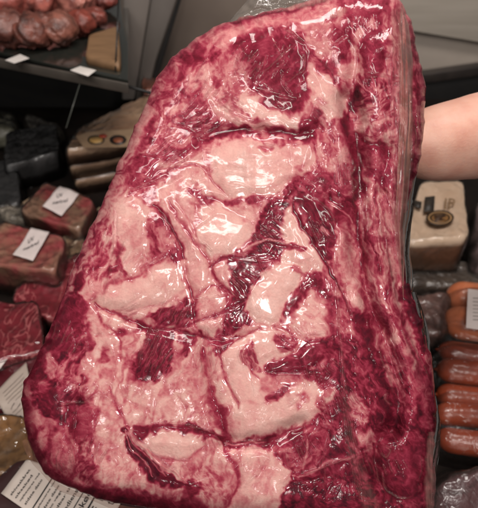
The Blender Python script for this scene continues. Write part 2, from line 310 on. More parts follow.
L([(24,400),(28,436),(40,462),(56,478),(86,491),(120,500),(160,505),(200,512)], .22, 6, .8, 0)
P([(100,486),(130,490),(170,496),(200,502),(200,515),(120,508),(85,496)], .20, 4, .8, .12, (0,9,5))
P([(190,360),(210,380),(206,400),(190,396),(176,376)], .62, 5, .6, .2)
P([(140,388),(160,392),(176,404),(160,412),(140,404)], .86, 5, .6, .12)
L([(104,368),(116,380),(128,400),(150,412)], .5, 2.2, .6, .4)
L([(150,384),(152,400),(146,420)], .55, 2, .6, .3)
L([(176,396),(184,408),(182,422)], .5, 2, .6, .3)
P([(100,440),(112,436),(116,452),(106,462),(98,454)], .58, 4, .7, .25)
P([(196,410),(212,412),(218,426),(204,428)], .6, 4, .7, .25)
def field(X, Y):
    """fatness t (0 dark lean .. 1 pale fat) and relief (photo-pixel units) at photo coordinates"""
    wx = X + 4.5*fbm(X/24, Y/24, 11, 2) + .9*perlin(X/7.5, Y/7.5, 14)
    wy = Y + 4.5*fbm(X/24, Y/24, 21, 2) + .9*perlin(X/7.5, Y/7.5, 24)
    t = .55 + .35*streak(wx, wy, 70, 12, 6, 3)
    h = np.zeros(X.shape); g = np.zeros(X.shape)
    for i, f in enumerate(F):
        P0 = np.array(f[1], float); m = 12
        k = (wx > P0[:,0].min()-m) & (wx < P0[:,0].max()+m) & (wy > P0[:,1].min()-m) & (wy < P0[:,1].max()+m)
        x = wx[k]; y = wy[k]
        if x.size == 0: continue
        if f[0] == 'P':
            _, pts, tt, soft, al, na, (an, ln, wd), b = f
            d, _, ins = segdist(x, y, crom(pts, True, 4), True)
            sd = np.where(ins, -d, d)
            rag = 2.2*fbm(x/9, y/9, 31+i, 2)*min(soft, 3)
            a = al*sst(soft*1.15, -soft*1.15, sd+rag)
            n = streak(x+2.5*perlin(x/9, y/9, 500+i), y+2.5*perlin(x/9, y/9, 600+i), an, ln*1.35, wd*1.35, 60+i, 3); n = np.tanh(n*3.2)*.42
            t[k] = t[k]*(1-a)+a*(tt+na*1.5*n)
            if b: h[k] += b*sst(0, 12 if abs(b) > .9 else 7, -sd)
        else:
            _, pts, tt, w, al, gd = f
            d, T, _ = segdist(x, y, crom(pts, False, 5), False)
            w2 = w*(.75+.5*np.abs(np.sin(3.1*T+i)))*np.clip(.45+np.minimum(T, 1-T)*5, 0, 1)*(1+.5*perlin(x/7, y/7, 200+i))
            a = al*np.exp(-(d/w2)**2*1.1)
            t[k] = t[k]*(1-a)+a*(tt+.10)
            g[k] += gd*np.exp(-(d/(w*1.25))**2)
    # fine structure: marbling threads, capillaries, mottling
    r1 = 1-np.abs(streak(wx, wy, 60, 20, 9, 301, 2))*4.2
    r2 = 1-np.abs(fbm(wx/14, wy/14, 311, 2))*5.0
    r3 = 1-np.abs(fbm(wx/8, wy/8, 321, 2))*3.0
    fat = sst(.62, .9, t); lean = sst(.62, .3, t)
    t = t - .06*fat*np.clip(r2, 0, 1)**3*sst(-.1, .35, fbm(X/30, Y/30, 331, 2)+.1)
    t = t + .13*lean*np.clip(r1, 0, 1)**3*sst(-.05, .3, fbm(X/26, Y/26, 341, 2))
    mid = 1-fat
    t = t + .08*mid*np.clip(r3, 0, 1)**2 - .02*mid
    t = t + .03*fbm(X/4.5, Y/4.5, 351, 2)*(1+mid) + .13*fbm(X/13, Y/13, 361, 3)+.06*fbm(X/40, Y/40, 371, 2)
    e = .45*fbm(X/9, Y/9, 401, 4)+.9*fbm(X/30, Y/30, 411, 2)+.5*(r1*.3)*lean*.4
    return np.clip(t, 0, 1), h, g, e
# ramp in sRGB (display)
RT = np.array([0, .12, .25, .36, .46, .58, .70, .82, .92, 1.0])
RC = np.array([(56,8,22),(86,14,34),(114,20,42),(140,36,60),(163,57,78),(188,100,109),(206,136,136),(219,165,159),(225,178,169),(229,188,179)])/255.
def s2l(c): c = np.asarray(c, float); return np.where(c <= .04045, c/12.92, ((c+.055)/1.055)**2.4)
def ramp(t, sh=None):
    return np.stack([np.interp(t, RT, RC[:,k]) for k in range(3)], -1)
# ================================================================== SCENE
import bpy, math, random
from math import radians, sin, cos, pi, sqrt
from mathutils import Vector, Matrix
random.seed(4); rng = np.random.RandomState(7)
scn = bpy.context.scene; COL = scn.collection
W, H0, FP = 478, 508, 488.0
CAM = Vector((0, 0, 1.55)); PIT = radians(40)
def ray(px, py):
    x = (px-239)/FP; y = -(py-254)/FP
    return Vector((x, y*sin(PIT)+cos(PIT), y*cos(PIT)-sin(PIT)))
def at(px, py, d): return CAM+ray(px, py)*d
def onz(px, py, z):
    r = ray(px, py); return CAM+r*((z-CAM.z)/r.z)
def ony(px, py, Y):
    r = ray(px, py); return CAM+r*(Y/r.y)
DECK = 0.75
# ------------------------------------------------------------------ materials
def lin(c): return tuple(float(v) for v in s2l(np.array(c)/255.))+(1,)
def mat(name, base, rough=.5, base2=None, scale=20, detail=4, metal=0, spec=.5, coat=0, coat_r=.1, bump=0, bscale=60, sss=0, stretch=(1,1,1), contrast=.2, trans=0):
    m = bpy.data.materials.new(name); m.use_nodes = True
    nt = m.node_tree; N = nt.nodes; Lk = nt.links; b = N['Principled BSDF']
    tc = N.new('ShaderNodeTexCoord'); mp = N.new('ShaderNodeMapping'); mp.inputs['Scale'].default_value = stretch
    Lk.new(tc.outputs['Object'], mp.inputs[0])
    no = N.new('ShaderNodeTexNoise'); no.inputs['Scale'].default_value = scale; no.inputs['Detail'].default_value = detail
    Lk.new(mp.outputs[0], no.inputs['Vector'])
    rp = N.new('ShaderNodeValToRGB'); e = rp.color_ramp.elements
    e[0].position = .5-contrast; e[1].position = .5+contrast
    e[0].color = lin(base); e[1].color = lin(base2 or [v*.8 for v in base])
    Lk.new(no.outputs['Fac'], rp.inputs[0]); Lk.new(rp.outputs[0], b.inputs['Base Color'])
    b.inputs['Roughness'].default_value = rough; b.inputs['Metallic'].default_value = metal
    b.inputs['Specular IOR Level'].default_value = spec
    b.inputs['Coat Weight'].default_value = coat; b.inputs['Coat Roughness'].default_value = coat_r
    if sss: b.inputs['Subsurface Weight'].default_value = sss; b.inputs['Subsurface Radius'].default_value = (.01,.004,.002); b.inputs['Subsurface Scale'].default_value = 1
    if bump:
        n2 = N.new('ShaderNodeTexNoise'); n2.inputs['Scale'].default_value = bscale; n2.inputs['Detail'].default_value = 3; n2.inputs['Distortion'].default_value = .6
        Lk.new(mp.outputs[0], n2.inputs['Vector'])
        bp = N.new('ShaderNodeBump'); bp.inputs['Strength'].default_value = bump; bp.inputs['Distance'].default_value = .01
        Lk.new(n2.outputs['Fac'], bp.inputs['Height']); Lk.new(bp.outputs[0], b.inputs['Normal']); Lk.new(bp.outputs[0], b.inputs['Coat Normal'])
    return m
def film_mat(name, tint=(230,215,205), milk=.05, attr=None, rough=.07, bump=.25, bscale=140, gl=1.0, stretch=(1,1,1)):
    """clear thin plastic: transparent + glossy by fresnel, with a little haze where several layers lie on each other"""
    m = bpy.data.materials.new(name); m.use_nodes = True
    nt = m.node_tree; N = nt.nodes; Lk = nt.links; N.clear()
    out = N.new('ShaderNodeOutputMaterial'); tr = N.new('ShaderNodeBsdfTransparent'); gs = N.new('ShaderNodeBsdfGlossy'); df = N.new('ShaderNodeBsdfDiffuse')
    gs.inputs['Roughness'].default_value = rough; df.inputs['Color'].default_value = lin(tint)
    fr = N.new('ShaderNodeFresnel'); fr.inputs['IOR'].default_value = 1.5
    ml = N.new('ShaderNodeMath'); ml.operation = 'MULTIPLY'; ml.inputs[1].default_value = gl; ml.use_clamp = True
    tc = N.new('ShaderNodeTexCoord'); mp = N.new('ShaderNodeMapping'); mp.inputs['Scale'].default_value = stretch
    n2 = N.new('ShaderNodeTexNoise'); n2.inputs['Scale'].default_value = bscale; n2.inputs['Detail'].default_value = 2; n2.inputs['Distortion'].default_value = 1.2
    bp = N.new('ShaderNodeBump'); bp.inputs['Strength'].default_value = bump; bp.inputs['Distance'].default_value = .004
    Lk.new(tc.outputs['Object'], mp.inputs[0]); Lk.new(mp.outputs[0], n2.inputs['Vector']); Lk.new(n2.outputs['Fac'], bp.inputs['Height'])
    for q in (gs, fr, df): Lk.new(bp.outputs[0], q.inputs['Normal'])
    m1 = N.new('ShaderNodeMixShader'); m2 = N.new('ShaderNodeMixShader')
    if attr:
        a = N.new('ShaderNodeAttribute'); a.attribute_name = attr; Lk.new(a.outputs['Fac'], m1.inputs[0])
    else: m1.inputs[0].default_value = milk
    Lk.new(tr.outputs[0], m1.inputs[1]); Lk.new(df.outputs[0], m1.inputs[2])
    Lk.new(fr.outputs[0], ml.inputs[0]); Lk.new(ml.outputs[0], m2.inputs[0]); Lk.new(m1.outputs[0], m2.inputs[1]); Lk.new(gs.outputs[0], m2.inputs[2])
    Lk.new(m2.outputs[0], out.inputs[0])
    return m
# ------------------------------------------------------------------ object helpers
def tag(o, label=None, cat=None, group=None, kind=None):
    if label: o['label'] = label
    if cat: o['category'] = cat
    if group: o['group'] = group
    if kind: o['kind'] = kind
    return o
def empty(name, loc, label, cat, group=None):
    o = bpy.data.objects.new(name, None); COL.objects.link(o); o.location = loc; o.empty_display_size = .02
    return tag(o, label, cat, group)
def link(name, me, m, parent=None, smooth=True):
    o = bpy.data.objects.new(name, me); COL.objects.link(o)
    if m: me.materials.append(m)
    if smooth: me.polygons.foreach_set('use_smooth', [True]*len(me.polygons))
    if parent: 
        o.parent = parent; o.matrix_parent_inverse = Matrix.Translation(-Vector(parent.location))
    return o
def mesh(name, V, Fc):
    me = bpy.data.meshes.new(name); me.from_pydata([tuple(v) for v in V], [], Fc); me.validate(); me.update(); return me
def bevel(o, w, seg=3):
    b = o.modifiers.new('bevel', 'BEVEL'); b.width = w; b.segments = seg; b.limit_method = 'ANGLE'; b.angle_limit = radians(35); return o
def prism(name, pts, off, m, parent=None, bev=.002, smooth=True):
    """solid: polygon of world points swept by the vector off"""
    n = len(pts); off = Vector(off); V = [Vector(p) for p in pts]+[Vector(p)+off for p in pts]
    Fc = [list(range(n)), list(range(2*n-1, n-1, -1))]+[[i, i+n, (i+1) % n+n, (i+1) % n] for i in range(n)]
    me = mesh(name, V, Fc)
    import bmesh
    bm = bmesh.new(); bm.from_mesh(me); bmesh.ops.recalc_face_normals(bm, faces=bm.faces); bm.to_mesh(me); bm.free()
    o = link(name, me, m, parent, smooth)
    if bev: bevel(o, bev)
    return o
def pillow(name, corners, ztop, zbot, m, parent=None, n=40, p=5, edge=.35, noise=.006, seed=0, nf=9, dome=.0):
    """soft vacuum pack: corners = four pixels on the plane z = ztop; rounded shoulders, lumpy top, closed bottom"""
    c = [Vector((q[0], q[1], ztop)) if isinstance(q, Vector) else onz(q[0], q[1], ztop) for q in corners]; V = []; H = ztop-zbot
    sx = (c[1]-c[0]).length; sy = (c[3]-c[0]).length
    U = np.linspace(-1, 1, n+1); 
    for j in range(n+1):
        for i in range(n+1):
            # cluster rows near the rim
            u = math.copysign(1-(1-abs(U[i]))**1.6, U[i]); v = math.copysign(1-(1-abs(U[j]))**1.6, U[j])
            r = min(1, (abs(u)**p+abs(v)**p)**(1/p)) if (u or v) else 0
            k = max(0, (r-(1-edge))/edge); prof = sqrt(max(0, 1-k**2.6))
            # pull corners in to a superellipse
            q = (abs(u)**p+abs(v)**p)**(1/p); mx = max(abs(u), abs(v)); s = mx/q if q > 0 else 1
            uu, vv = u*s, v*s
            P = c[0]*((1-uu)*(1-vv)/4)+c[1]*((1+uu)*(1-vv)/4)+c[2]*((1+uu)*(1+vv)/4)+c[3]*((1-uu)*(1+vv)/4)
            k = max(0, (mx-(1-edge))/edge); prof = sqrt(max(0, 1-k**2.6))
            z = zbot+H*prof*(1+dome*(1-mx*mx))
            V.append([P.x, P.y, z])
    A = np.array(V); 
    nn = fbm(A[:,0]*nf+seed, A[:,1]*nf+seed*2.3, seed, 4)
    w = np.clip((A[:,2]-zbot)/max(H,1e-6), 0, 1)
    A[:,2] += nn*noise*2*w
    A[:,0] += perlin(A[:,1]*22+seed, A[:,2]*22, seed+5)*noise*.8; A[:,1] += perlin(A[:,0]*22+seed, A[:,2]*22, seed+6)*noise*.8
    Fc = [[j*(n+1)+i, j*(n+1)+i+1, (j+1)*(n+1)+i+1, (j+1)*(n+1)+i] for j in range(n) for i in range(n)]
    rim = [i for i in range(n+1)]+[j*(n+1)+n for j in range(1, n+1)]+[n*(n+1)+i for i in range(n-1, -1, -1)]+[j*(n+1) for j in range(n-1, 0, -1)]
    Fc.append(rim[::-1])
    Fc = [q[::-1] for q in Fc]
    me = mesh(name, A.tolist(), Fc)
    o = link(name, me, m, parent); o['grid'] = 0; del o['grid']
    return o
def height_on(o, x, y):
    """z of the top of a mesh at world x, y (nearest vertex)"""
    n = len(o.data.vertices); a = np.empty(n*3); o.data.vertices.foreach_get('co', a); a = a.reshape(-1, 3)
    d = (a[:,0]-x)**2+(a[:,1]-y)**2; k = np.argsort(d)[:9]; return float(a[k,2].max())
def drape(name, quad, host, m, parent, z0, nx=14, ny=14, lift=.0012, thick=.0006):
    """thin paper label lying on its pack"""
    c = [onz(x, y, z0) for x, y in quad]; n = len(host.data.vertices); a = np.empty(n*3); host.data.vertices.foreach_get('co', a); a = a.reshape(-1, 3)
    V = []
    for j in range(ny+1):
        for i in range(nx+1):
            u, v = i/nx, j/ny; P = c[0].lerp(c[1], u).lerp(c[3].lerp(c[2], u), v)
            d = (a[:,0]-P.x)**2+(a[:,1]-P.y)**2; k = np.argsort(d)[:6]; w = 1/(d[k]+1e-7); z = max(float((a[k,2]*w).sum()/w.sum()), z0-.02)
            V.append([P.x, P.y, z+lift])
    K = len(V); V += [[x, y, z-thick] for x, y, z in V]
    Fc = []
    for j in range(ny):
        for i in range(nx):
            q = [j*(nx+1)+i, j*(nx+1)+i+1, (j+1)*(nx+1)+i+1, (j+1)*(nx+1)+i]; Fc += [q, [x+K for x in q[::-1]]]
    rim = [i for i in range(nx+1)]+[j*(nx+1)+nx for j in range(1, ny+1)]+[ny*(nx+1)+i for i in range(nx-1, -1, -1)]+[j*(nx+1) for j in range(ny-1, 0, -1)]
    Fc += [[rim[i], rim[i]+K, rim[(i+1) % len(rim)]+K, rim[(i+1) % len(rim)]] for i in range(len(rim))]
    o = link(name, mesh(name, V, Fc), m, parent)
    def f(u, v, dz=.0006):
        x = min(max(u, 0), .9999)*nx; y = min(max(v, 0), .9999)*ny; i, j = int(x), int(y); fx, fy = x-i, y-j
        g = lambda a_, b_: Vector(V[b_*(nx+1)+a_])
        P = g(i,j).lerp(g(i+1,j), fx).lerp(g(i,j+1).lerp(g(i+1,j+1), fx), fy); P.z += dz; return P
    return o, f
def text_geo(s, bold=0, shear=0):
    cu = bpy.data.curves.new('t', 'FONT'); cu.body = s; cu.size = 1; cu.offset = bold; cu.shear = shear; cu.resolution_u = 2
    o = bpy.data.objects.new('t', cu); COL.objects.link(o); dg = bpy.context.evaluated_depsgraph_get(); dg.update()
    me = bpy.data.meshes.new_from_object(o.evaluated_get(dg)); V = np.array([v.co[:] for v in me.vertices]); Fc = [list(p.vertices) for p in me.polygons]
    bpy.data.objects.remove(o); bpy.data.curves.remove(cu); bpy.data.meshes.remove(me)
    V[:,0] -= V[:,0].min(); h = V[:,1].max()-V[:,1].min(); V[:,1] -= V[:,1].min(); return V, Fc, V[:,0].max(), h
def write(name, items, f, m, parent):
    """items: (text, u0, v0, du per unit vector, height) in label space. One mesh of ink on the label."""
    AV, AF = [], []
    for it in items:
        if it[0] == 'bar':
            _, u0, v0, u1, v1, w = it; n = 8; L0 = math.hypot(u1-u0, v1-v0); nx, ny = -(v1-v0)/L0*w, (u1-u0)/L0*w
            k = len(AV)
            for i in range(n+1):
                t = i/n; u = u0+(u1-u0)*t; v = v0+(v1-v0)*t
                AV += [f(u-nx, v-ny), f(u+nx, v+ny)]
            AF += [[k+2*i, k+2*i+1, k+2*i+3, k+2*i+2] for i in range(n)]
        else:
            s, u0, v0, ux, uy, wid, hgt = it; V, Fc, w_, h_ = text_geo(s, .01)
            k = len(AV)       # baseline direction (ux,uy) in label space, up = perpendicular
            for x, y, _ in V:
                a = x/w_*wid; b = y/h_*hgt; AV.append(f(u0+ux*a+uy*b, v0+uy*a-ux*b))
            AF += [[q+k for q in fc] for fc in Fc]
    return link(name, mesh(name, AV, AF), m, parent, False)
# ------------------------------------------------------------------ the beef
SD = .550
def build_beef():
    root = empty('beef_cut', at(239, 470, SD+.02), 'huge slab of marbled red beef with pale fat, sealed in glossy clear plastic', 'raw beef')
    st = .62
    xs = np.arange(16, 446, st); ys = np.arange(-18, 540, st); X, Y = np.meshgrid(xs, ys); shp = X.shape; X = X.ravel(); Y = Y.ravel()
    oc = crom(OUT, True, 6); oc = oc+np.stack([fbm(oc[:,0]/13, oc[:,1]/13, 1001, 3), fbm(oc[:,0]/13, oc[:,1]/13, 1002, 3)], -1)*3.2
    D, T, ins = segdist(X, Y, oc, True); sd = np.where(ins, -D, D)
    # nearest outline point for snapping
    near = sd > -st*.2
    Xs, Ys = X.copy(), Y.copy(); idx = np.where((sd > 0) & (sd < 2.2*st))[0]
    pf = T[idx]*len(oc); i0 = np.floor(pf).astype(int) % len(oc); fr = pf-np.floor(pf)
    nxt = (i0+1) % len(oc); Xs[idx] = oc[i0,0]*(1-fr)+oc[nxt,0]*fr; Ys[idx] = oc[i0,1]*(1-fr)+oc[nxt,1]*fr
    t, h, g, e = field(X, Y)
    col = ramp(t)
    # grey haze of the film painted into the lean colour, turning it mauve in places
    mv = sst(-.05, .35, fbm(X/40, Y/40, 711, 2))*sst(.55, .3, t)*.12
    grey = np.array([.56,.27,.36]); col = col*(1-mv[:,None]*.6)+grey*mv[:,None]*.6
    col = s2l(col)
    d = np.clip(-sd, 0, None)
    prof = np.sqrt(np.clip(1-(1-np.minimum(d/32, 1))**2, 0, 1))
    big = .031*prof + .0035*fbm(X/90, Y/90, 801, 2)*prof
    u = SD/FP*1.0     # metres per photo pixel at the slab
    rel = (h*1.15+e*.7)*u*np.minimum(1, d/8)
    # the long dark valley that sets the right-hand lobe apart
    vd, vt, _ = segdist(X, Y, crom([(345,100),(357,140),(360,200),(360,250),(372,310),(388,350),(398,400),(392,430)], False, 5), False)
    val = -.011*np.exp(-(vd/10)**2)
    for pl, am, wd_ in [([(386,60),(392,110),(388,150),(380,190)], .005, 7), ([(382,196),(388,240),(396,280),(408,320),(424,372)], .0055, 7), ([(345,36),(356,60),(352,84),(360,120)], .005, 7), ([(330,200),(346,214),(352,240),(350,290)], .004, 8), ([(262,132),(300,134),(318,128)], .004, 7), ([(200,140),(226,132),(262,130)], .004, 7), ([(224,442),(250,443),(272,441),(300,424)], .005, 8), ([(96,304),(150,326),(200,336),(240,336)], .002, 7), ([(78,404),(76,440),(80,480)], .004, 8), ([(203,345),(212,395),(228,440)], .004, 8), ([(392,430),(378,440),(374,470),(386,500)], .006, 8)]:
        q_, _, _ = segdist(X, Y, crom(pl, False, 5), False); val -= am*np.exp(-(q_/wd_)**2)
    lb, _, li = segdist(X, Y, crom([(352,60),(372,30),(396,28),(410,60),(414,110),(404,150),(380,150),(362,120)], True, 4), True)
    val += .007*sst(0, 22, np.where(li, lb, -lb))
    val *= np.minimum(1, d/10)
    hm = big+rel+val-g*.8*u*np.minimum(1, d/6)
    # film: bridges the grooves, carries its own creases
    cr = np.zeros(X.shape); milk = np.zeros(X.shape)
    wx = X+1.6*fbm(X/13, Y/13, 911, 2); wy = Y+1.6*fbm(X/13, Y/13, 921, 2)
    for ln in CREASE:
        pts, w, a = ln; c = crom(pts, False, 5); m = 6
        k = (wx > c[:,0].min()-m) & (wx < c[:,0].max()+m) & (wy > c[:,1].min()-m) & (wy < c[:,1].max()+m)
        if not k.any(): continue
        dd, tt, _ = segdist(wx[k], wy[k], c, False)
        q = np.exp(-(dd/w)**2)*np.clip(np.minimum(tt, 1-tt)*5, 0, 1)
        cr[k] += a*q; milk[k] = np.maximum(milk[k], np.clip(abs(a)*.05, 0, .12)*q)
    for pts, a, sf in MILK:
        k = (X > min(p[0] for p in pts)-8) & (X < max(p[0] for p in pts)+8) & (Y > min(p[1] for p in pts)-8) & (Y < max(p[1] for p in pts)+8)
        dd, _, i2 = segdist(wx[k], wy[k], crom(pts, True, 4), True); s2 = np.where(i2, -dd, dd)
        mm = a*sst(sf, -sf, s2)*(.65+.6*streak(X[k], Y[k], 88, 20, 2.2, 931, 2)); milk[k] = np.maximum(milk[k], mm)
        cr[k] += sst(sf, -sf, s2)*.35*streak(X[k], Y[k], 88, 30, 2.0, 941, 2)
    fine = (1-np.abs(fbm(wx/16, wy/16, 951, 2))*5).clip(0, 1)**3*.05*sst(-.1, .3, fbm(X/45, Y/45, 955, 2))
    fine += (1-np.abs(streak(wx, wy, -50, 22, 5, 961, 2))*5).clip(0, 1)**3*.22*sst(0, .25, fbm(X/50, Y/50, 965, 2))
    fine += (1-np.abs(streak(wx, wy, 78, 26, 5, 971, 2))*5).clip(0, 1)**3*.24*(sst(330, 360, X)+.35*sst(.05, .3, fbm(X/50, Y/50, 975, 2)))
    e2 = np.minimum(1, d/7)
    relf = (h*1.05+fbm(X/30, Y/30, 411, 2)*.8)*u*np.minimum(1, d/8)
    hf = big+relf+val-g*.35*u*e2+(.0022+np.clip(cr, -1, 2.4)*1.35*u+fine*.75*u)*e2+.0004
    hf = np.maximum(hf, hm+.0004)
    milk = np.clip(milk*.9+.006, 0, 1)
    def grid(name, hgt, back, material, att):
        keep = (sd <= 0) | (sd < 1.45*st); kk = keep.reshape(shp)
        q = kk[:-1,:-1] & kk[1:,:-1] & kk[:-1,1:] & kk[1:,1:]
        si = (sd.reshape(shp) < 0); q &= si[:-1,:-1] | si[1:,:-1] | si[:-1,1:] | si[1:,1:]
        jj, ii = np.where(q); n = shp[1]; a = jj*n+ii
        quads = np.stack([a, a+n, a+n+1, a+1], -1)
        used = np.unique(quads); mp_ = np.full(X.size, -1); mp_[used] = np.arange(len(used)); quads = mp_[quads]
        dep = SD-hgt[used]; 
        rx = (Xs[used]-239)/FP; ry = -(Ys[used]-254)/FP
        C = np.stack([rx*dep, (ry*sin(PIT)+cos(PIT))*dep, CAM.z+(ry*cos(PIT)-sin(PIT))*dep], -1)
        nv = len(C); Q = quads
        if back:
            bd = SD+.030*prof[used]; Cb = np.stack([rx*bd*.98+rx*SD*.02, (ry*sin(PIT)+cos(PIT))*bd, CAM.z+(ry*cos(PIT)-sin(PIT))*bd], -1)
            C = np.vstack([C, Cb]); Q = np.vstack([Q, quads[:, ::-1]+nv])
        me = bpy.data.meshes.new(name); me.vertices.add(len(C)); me.vertices.foreach_set('co', C.astype(np.float32).ravel())
        me.loops.add(Q.size); me.loops.foreach_set('vertex_index', Q.astype(np.int32).ravel())
        me.polygons.add(len(Q)); me.polygons.foreach_set('loop_start', np.arange(0, Q.size, 4, dtype=np.int32)); me.polygons.foreach_set('loop_total', np.full(len(Q), 4, np.int32))
        me.update(calc_edges=True)
        me.polygons.foreach_set('use_smooth', np.ones(len(Q), bool))
        if att == 'meat':
            A = me.color_attributes.new('pigment', 'FLOAT_COLOR', 'POINT'); cc = np.ones((len(C), 4), np.float32); cc[:nv,:3] = col[used]
            if back: cc[nv:,:3] = col[used]
            A.data.foreach_set('color', cc.ravel())
        else:
            A = me.attributes.new('haze', 'FLOAT', 'POINT'); A.data.foreach_set('value', milk[used].astype(np.float32))
        o = bpy.data.objects.new(name, me); COL.objects.link(o); me.materials.append(material)
        o.parent = root; o.matrix_parent_inverse = Matrix.Translation(-Vector(root.location))
        return o
    # meat material
    m = bpy.data.materials.new('beef'); m.use_nodes = True; nt = m.node_tree; N = nt.nodes; Lk = nt.links; b = N['Principled BSDF']
    a = N.new('ShaderNodeAttribute'); a.attribute_name = 'pigment'
    tc = N.new('ShaderNodeTexCoord'); no = N.new('ShaderNodeTexNoise'); no.inputs['Scale'].default_value = 420; no.inputs['Detail'].default_value = 3
    Lk.new(tc.outputs['Object'], no.inputs['Vector'])
    mr = N.new('ShaderNodeMapRange'); mr.inputs['From Min'].default_value = .3; mr.inputs['From Max'].default_value = .7; mr.inputs['To Min'].default_value = .94; mr.inputs['To Max'].default_value = 1.05
    Lk.new(no.outputs['Fac'], mr.inputs['Value'])
    vm = N.new('ShaderNodeVectorMath'); vm.operation = 'SCALE'; Lk.new(a.outputs['Color'], vm.inputs[0]); Lk.new(mr.outputs[0], vm.inputs['Scale']); Lk.new(vm.outputs[0], b.inputs['Base Color'])
    b.inputs['Roughness'].default_value = .7; b.inputs['Specular IOR Level'].default_value = .08
    b.inputs['Subsurface Weight'].default_value = .0
    bp = N.new('ShaderNodeBump'); bp.inputs['Strength'].default_value = .35; bp.inputs['Distance'].default_value = .002; Lk.new(no.outputs['Fac'], bp.inputs['Height']); Lk.new(bp.outputs[0], b.inputs['Normal'])
    grid('meat', hm, True, m, 'meat')
    grid('vacuum_film', hf, False, film_mat('vacuum_film', (206,158,148), attr='haze', rough=.11, bump=.04, bscale=90, gl=.74), 'film')
    return root
def sheet(name, cols, rows, fn, m, parent, thick=0):
    V = [fn(i/(cols-1), j/(rows-1)) for j in range(rows) for i in range(cols)]
    Fc = [[j*cols+i, j*cols+i+1, (j+1)*cols+i+1, (j+1)*cols+i] for j in range(rows-1) for i in range(cols-1)]
    return link(name, mesh(name, V, Fc), m, parent)
CREASE = [([(242,73),(250,60),(258,49)],.8,1.4),([(247,66),(251,58),(256,50)],.7,1.2),([(252,82),(258,70),(265,58)],.8,1.4),([(237,60),(242,53),(248,46)],.7,1.2),
 ([(232,56),(238,48),(245,41)],.7,1),([(256,80),(270,67),(283,56),(296,44)],1.0,1.8),([(259,84),(274,70),(290,56)],.8,1.1),([(255,88),(272,93),(296,99)],.7,1.3),
 ([(272,38),(277,49),(284,60)],.8,1.1),([(303,52),(305,66),(297,78)],.9,1.2),([(225,86),(228,98),(233,110)],.8,.9),([(284,30),(292,34),(306,44)],1.3,1.6),([(288,20),(290,30),(286,38)],1.4,1.3),
 ([(268,55),(262,66),(258,76)],.7,1.1),([(240,80),(236,66),(240,56)],.8,.8),([(280,70),(284,84),(292,96)],.6,.7),
 ([(336,250),(338,300),(341,350),(345,400),(352,445),(362,485),(378,512)],.9,1.5),([(341,330),(345,380),(350,410),(357,450),(367,485)],.8,1.1),
 ([(113,200),(114,240),(106,290),(100,320)],.9,1.0),([(313,198),(325,206),(333,216),(336,236)],.8,1.5),([(58,405),(72,403),(84,402),(97,394)],.9,1.7),
 ([(262,373),(290,375),(322,373)],.7,1.0),([(247,247),(266,241),(300,248)],1.0,1.2),([(150,424),(180,424),(204,430),(218,434)],.9,1.3),([(186,425),(200,427)],.8,1.1),
 ([(362,73),(380,74),(408,78)],.8,1.4),([(364,77),(384,78),(406,82)],.7,1.0),([(300,476),(325,467),(356,454)],1.1,1.6),
 ([(384,190),(386,230),(390,270),(400,310)],.9,1.1),([(372,200),(376,240),(384,290)],.8,1.0),([(392,16),(393,80),(394,150),(397,230),(402,280)],1.0,1.6),
 ([(399,40),(400,90),(399,150),(402,220)],1.0,1.3),([(410,60),(411,100),(413,150),(406,210),(404,250)],1.1,1.4),([(207,58),(201,68),(196,80)],.8,1.3),([(152,80),(155,70),(161,64)],.9,1.6),([(157,82),(161,74),(166,66)],.8,1.2),
 ([(352,160),(356,168),(352,176),(358,184),(353,192),(357,202)],1.2,1.8),([(348,150),(353,162),(350,172)],.9,1.2),
 ([(382,366),(392,374),(400,390)],1,1.6),([(388,392),(386,400),(392,406)],1.2,1.8),([(384,446),(390,450),(386,458),(380,452)],1.4,2.0),([(382,470),(384,486),(396,497),(414,498)],1.0,1.6),
 ([(426,300),(432,340),(436,390)],1.0,1.4),([(438,420),(434,450),(432,490)],1,1.4),([(125,430),(134,448),(146,464),(156,478)],.8,1.3),([(127,430),(140,448),(156,466),(170,478)],.8,1.3),([(124,424),(142,444),(164,464),(186,482)],.9,1.4),
 ([(60,448),(58,462),(64,474)],.9,1.1),([(70,450),(68,464),(66,474)],.9,1.0),([(202,190),(206,200),(214,210)],.8,.8),([(262,145),(274,146)],1.4,1.6),([(170,228),(180,250)],.8,.9),
 ([(196,238),(206,246),(212,250)],1.0,1.2),([(110,195),(140,188),(168,176)],.7,1.0),([(158,128),(180,126),(205,138)],.7,.9),([(244,150),(246,200)],.5,.5),
 ([(224,442),(246,441),(268,440)],.9,1.5),([(180,440),(178,452)],.6,.8),([(304,425),(308,446),(303,466)],.8,1.0),([(330,430),(326,452),(318,470)],.7,.8),
 ([(206,320),(206,350)],.8,.9),([(222,356),(226,372),(232,390)],.8,.9),([(48,350),(54,364)],.8,.9),([(36,385),(52,372),(62,366)],.7,.9)]
_r = random.Random(11)
for _ in range(130):
    x0 = _r.uniform(40, 425); y0 = _r.uniform(20, 500)
    a0 = radians(_r.choice([-55, -50, 80, 85, 75, 5, 40, -20])+_r.uniform(-14, 14)); 
    if x0 > 335: a0 = radians(_r.uniform(62, 96))
    l0 = _r.uniform(8, 40); bend = _r.uniform(-3, 3)
    CREASE.append(([(x0, y0), (x0+cos(a0)*l0/2-sin(a0)*bend, y0+sin(a0)*l0/2+cos(a0)*bend), (x0+cos(a0)*l0, y0+sin(a0)*l0)], _r.uniform(.4, .75), _r.uniform(.3, 1.0)))
